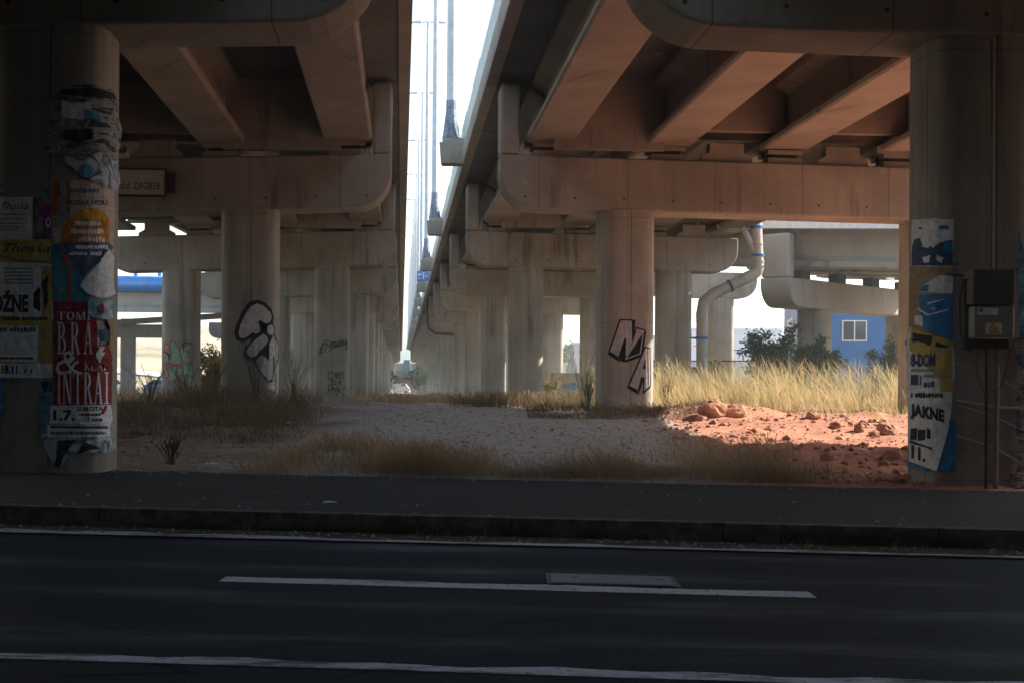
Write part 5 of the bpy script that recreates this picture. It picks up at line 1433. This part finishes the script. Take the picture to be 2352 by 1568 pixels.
# ------------------------------------------------------------------ stones, rubble, litter
g = G('red_stone', .95, .1); P_ = g.pos()
g.bump(g.noise(P_, 9, 5, .6), .6, .03)
isl = g.ramp(g.island(), [(0, (.62, .55, .52)), (.5, (.95, .85, .8)), (1, (1.0, 1.0, 1.0))])
M['stone'] = g.color(g.mix(1, g.ramp(g.noise(P_, 5, 5, .65), [(.3, (.30, .15, .10)), (.55, (.46, .26, .18)), (.75, (.60, .42, .33))]), isl, 'MULTIPLY'))
def rock(mb, c, s, q, sub=3):
    bm = bmesh.new(); bmesh.ops.create_icosphere(bm, subdivisions=sub, radius=1)
    sd = q.uniform(0, 50); sq = (q.uniform(.8, 1.2), q.uniform(.8, 1.2), q.uniform(.6, .85))
    for v in bm.verts:
        d = 1 + .34 * MN.noise(v.co * 1.1 + Vector((sd, 0, 0))) - .22 * abs(MN.noise(v.co * 2.1 + Vector((0, sd, 0)))) + .09 * MN.noise(v.co * 5.3 + Vector((0, sd, 0)))
        v.co = Vector((v.co.x * sq[0], v.co.y * sq[1], v.co.z * sq[2])) * d * s
    bm.verts.index_update()
    mb.add([v.co + c for v in bm.verts], [[v.index for v in f.verts] for f in bm.faces]); bm.free()
q = random.Random(5)
for i, (px, Y, s_, lab) in enumerate((
        (1634, 36.4, .33, 'largest pale red boulder on the dirt right of the NA column'), (1683, 36.6, .30, 'second large boulder, orange on its left side, next to the largest one'),
        (1868, 37.5, .19, 'rounded boulder alone at the front of the golden grass'), (1922, 33.5, .13, 'small stone in the middle of the lit dirt'),
        (1975, 33.0, .17, 'reddish stone on the lit dirt left of the right column'), (2040, 32.0, .28, 'big stone on the lit dirt closest to the right poster column'),
        (2008, 31.5, .12, 'small flat stone just left of the big stone by the right column'), (1612, 36.0, .15, 'small stone leaning on the largest boulder'),
        (2050, 24.5, .17, 'dark stone in shade at the foot of the right poster column'), (1905, 24.0, .12, 'dark stone at the front edge of the sunlit strip'),
        (1800, 36.8, .10, 'small pale stone between the boulder pair and the golden grass'))):
    mb = MB(); x = W(px, 900, Y).x
    rock(mb, Vector((0, 0, 0)), s_, q)
    o = mb.build('stone', M['stone'], None, loc=(x, Y, zg(x, Y) + s_ * .28))
    tag(o, lab, 'stone', 'stones on the red dirt')
def pebbles(name, label, n, where, s0, s1, mat, seed):
    q = random.Random(seed); mb = MB()
    base = [(1, 0, 0), (-.5, .87, 0), (-.5, -.87, 0), (.1, .1, .8), (.6, -.6, .35), (-.5, .2, .5)]
    for _ in range(n):
        p = where(q)
        if p is None: continue
        x, y = p; s_ = s0 + (s1 - s0) * q.random() ** 3; z_ = zg(x, y); a = q.uniform(0, 6.28); ca, sa = math.cos(a), math.sin(a)
        k = q.uniform(.6, 1.2)
        mb.add([(x + (u * ca - v * sa) * s_, y + (u * sa + v * ca) * s_, z_ - .01 + w_ * s_ * k) for u, v, w_ in base], [(0, 1, 3), (1, 2, 3), (0, 3, 4), (2, 0, 4), (3, 2, 4), (1, 5, 3), (2, 5, 1)])
    mb.open = True
    return tag(mb.build(name, mat), label, 'gravel', None, 'stuff')
pebbles('rubble', 'loose red rubble on the sunlit dirt', 15000, area(2.6, 12, 19.8, 41, lambda x, y: (.35 + .65 * clump(x, y, .8, 3)) * sstep(2.4, 4, x)), .008, .045, M['stone'], 3)
q = random.Random(77); rb_ = MB()
for _ in range(2600):
    x, y = q.uniform(2.6, 9), q.uniform(20.0, 40.5)
    if q.random() > (.2 + .8 * clump(x, y, .7, 3)) * sstep(2.4, 4.2, x): continue
    s_ = .022 + .085 * q.random() ** 5
    rock(rb_, Vector((x, y, zg(x, y) + s_ * .15)), s_, q, 1)
rb_.open = True
tag(rb_.build('rubble', M['stone']), 'broken red stones strewn over the sunlit dirt', 'rubble', None, 'stuff')
g = G('grey_gravel', .95, .1); M['gravel'] = g.color(g.ramp(g.island(), [(0, (.16, .145, .13)), (.5, (.32, .29, .26)), (1, (.50, .47, .43))]))
pebbles('gravel', 'pale loose gravel on the track', 17000, area(-6.5, 4.2, 19.9, 45), .010, .048, M['gravel'], 4)
q = random.Random(91); db_ = MB()
for _ in range(2600):
    x = q.uniform(-9, 9); r_ = q.random()
    y = (13.56 + .5 * q.random() ** .6 if r_ < .6 else 14.4 + 5 * q.random() ** 3 if r_ < .8 else 19.55 - .5 * q.random() ** 2)
    z_ = (ZR + .012 if y < 14.2 else 0) - .012 * x; y -= .063 * x
    s_ = .006 + .022 * q.random() ** 4; a = q.uniform(0, 6.28)
    db_.add([(x + s_ * math.cos(a + k * 1.57), y + s_ * math.sin(a + k * 1.57) * .8, z_) for k in range(4)] + [(x, y, z_ + s_ * q.uniform(.5, 1.1))], [(0, 1, 4), (1, 2, 4), (2, 3, 4), (3, 0, 4)])
db_.open = True
tag(db_.build('road_grit', M['gravel']), 'loose grit in the gutter and along the pavement edges', 'grit', None, 'stuff')
kt = MB()
def kerb_pt(q):
    x = q.uniform(-9, 9)
    return (x, 14.12 - .063 * x) if clump(x, 0, .9, 3) > .55 else None
_zg = zg
zg = lambda x, y: ZR - .012 * x + .03
kt = blades(q, 1400, kerb_pt, lambda q, x, y: q.uniform(.03, .11), lambda q: q.uniform(.003, .006), (0, -.2), .6, .1)
zg = _zg
tag(kt.build('kerb_weeds', M['g_dry']), 'small dry weeds growing at the foot of the kerb', 'weeds', None, 'stuff')
def litter(name, label, px, Y, s_, mat, seed):
    q = random.Random(seed); x = W(px, 900, Y).x
    n = 7; mb = MB()
    vs = [((i - 3) * .33 * s_, (j - 3) * .22 * s_, .06 * s_ + .3 * s_ * MN.noise(Vector((i * .6, j * .6, seed)))) for j in range(n) for i in range(n)]
    mb.add(vs, [(j * n + i, j * n + i + 1, (j + 1) * n + i + 1, (j + 1) * n + i) for j in range(n - 1) for i in range(n - 1)])
    o = mb.build(name, mat, None, loc=(x, Y, zg(x, Y) + .03))
    o.modifiers.new('thickness', 'SOLIDIFY').thickness = .004
    return tag(o, label, 'litter')
litter('plastic_scrap', 'white crumpled plastic scrap on the gravel left of the verge grass', 490, 21.2, .10, M['white_paint'], 1)
litter('plastic_scrap', 'pale scrap lying at the top end of the gravel track', 1074, 43.5, .22, M['white_paint'], 2)
litter('plastic_scrap', 'tiny white scrap on the middle of the gravel track', 668, 33, .14, M['white_paint'], 3)
litter('bin_bag', 'black torn bag lying in front of the brown brush', 330, 29, .26, M['dark_steel'], 4)
def paveflat(label, px, py, zs_, s_, seed):
    Y = 1.33 * F / (py - CY); x = W(px, py, Y).x
    o = litter('paper_scrap', label, px, Y, s_, M['white_paint'], seed)
    o.location = (x, Y, zs_ - .012 * x + .01)
paveflat('small white paper scrap on the dark pavement', 757, 1163, 0, .07, 8)


# ------------------------------------------------------------------ air
hz_ = MB().box(-4300, 4300, -4300, 4300, -3, 31.5).build('haze', M['conc'])
hm_ = bpy.data.materials.new('haze_air'); hm_.use_nodes = True
t_ = hm_.node_tree; t_.nodes.clear()
ov = t_.nodes.new('ShaderNodeOutputMaterial'); pv = t_.nodes.new('ShaderNodeVolumePrincipled')
pv.inputs['Color'].default_value = (.83, .93, .92, 1); pv.inputs['Density'].default_value = HAZE; pv.inputs['Anisotropy'].default_value = .3
t_.links.new(pv.outputs[0], ov.inputs['Volume'])
hz_.data.materials.clear(); hz_.data.materials.append(hm_)
tag(hz_, 'thin pale haze in the air', None, None, 'stuff')
# ------------------------------------------------------------------ light and camera
SUN_EL, SUN_AZ = 31.5, 19.          # azimuth from +X towards +Y
sd = Vector((math.cos(R(SUN_EL)) * math.cos(R(SUN_AZ)), math.cos(R(SUN_EL)) * math.sin(R(SUN_AZ)), math.sin(R(SUN_EL))))
L = bpy.data.lights.new('Sun', 'SUN'); L.energy = 5.0; L.angle = R(.5); L.color = (1, .90, .78)
lo = bpy.data.objects.new('Sun', L); COL.objects.link(lo); lo.location = (40, 40, 60)
lo.rotation_euler = sd.to_track_quat('Z', 'Y').to_euler()
w = bpy.data.worlds.new('World'); S.world = w; w.use_nodes = True
nt = w.node_tree; bg = nt.nodes['Background']
sky = nt.nodes.new('ShaderNodeTexSky'); sky.sky_type = 'NISHITA'; sky.sun_disc = False
sky.sun_elevation = R(SUN_EL); sky.sun_rotation = R(90 - SUN_AZ)
sky.air_density = 1.0; sky.dust_density = .8; sky.ozone_density = 1.0
hs = nt.nodes.new('ShaderNodeHueSaturation'); hs.inputs['Saturation'].default_value = .75
nt.links.new(sky.outputs[0], hs.inputs['Color']); nt.links.new(hs.outputs[0], bg.inputs[0]); bg.inputs[1].default_value = .15

cam = bpy.data.cameras.new('Camera'); co = bpy.data.objects.new('Camera', cam); COL.objects.link(co)
cam.sensor_width = 36; cam.lens = F / 2352 * 36
cam.shift_y = (CY - 784) / 2352
co.location = (0, 0, H); co.rotation_euler = (R(90), -TH, 0)
cam.clip_start = .1; cam.clip_end = 8000
S.camera = co
S.view_settings.view_transform = 'Standard'; S.view_settings.look = 'None'
S.view_settings.exposure = 1.45; S.view_settings.gamma = 1
S.cycles.max_bounces = 10; S.cycles.diffuse_bounces = 6; S.cycles.glossy_bounces = 3
S.cycles.use_denoising = True
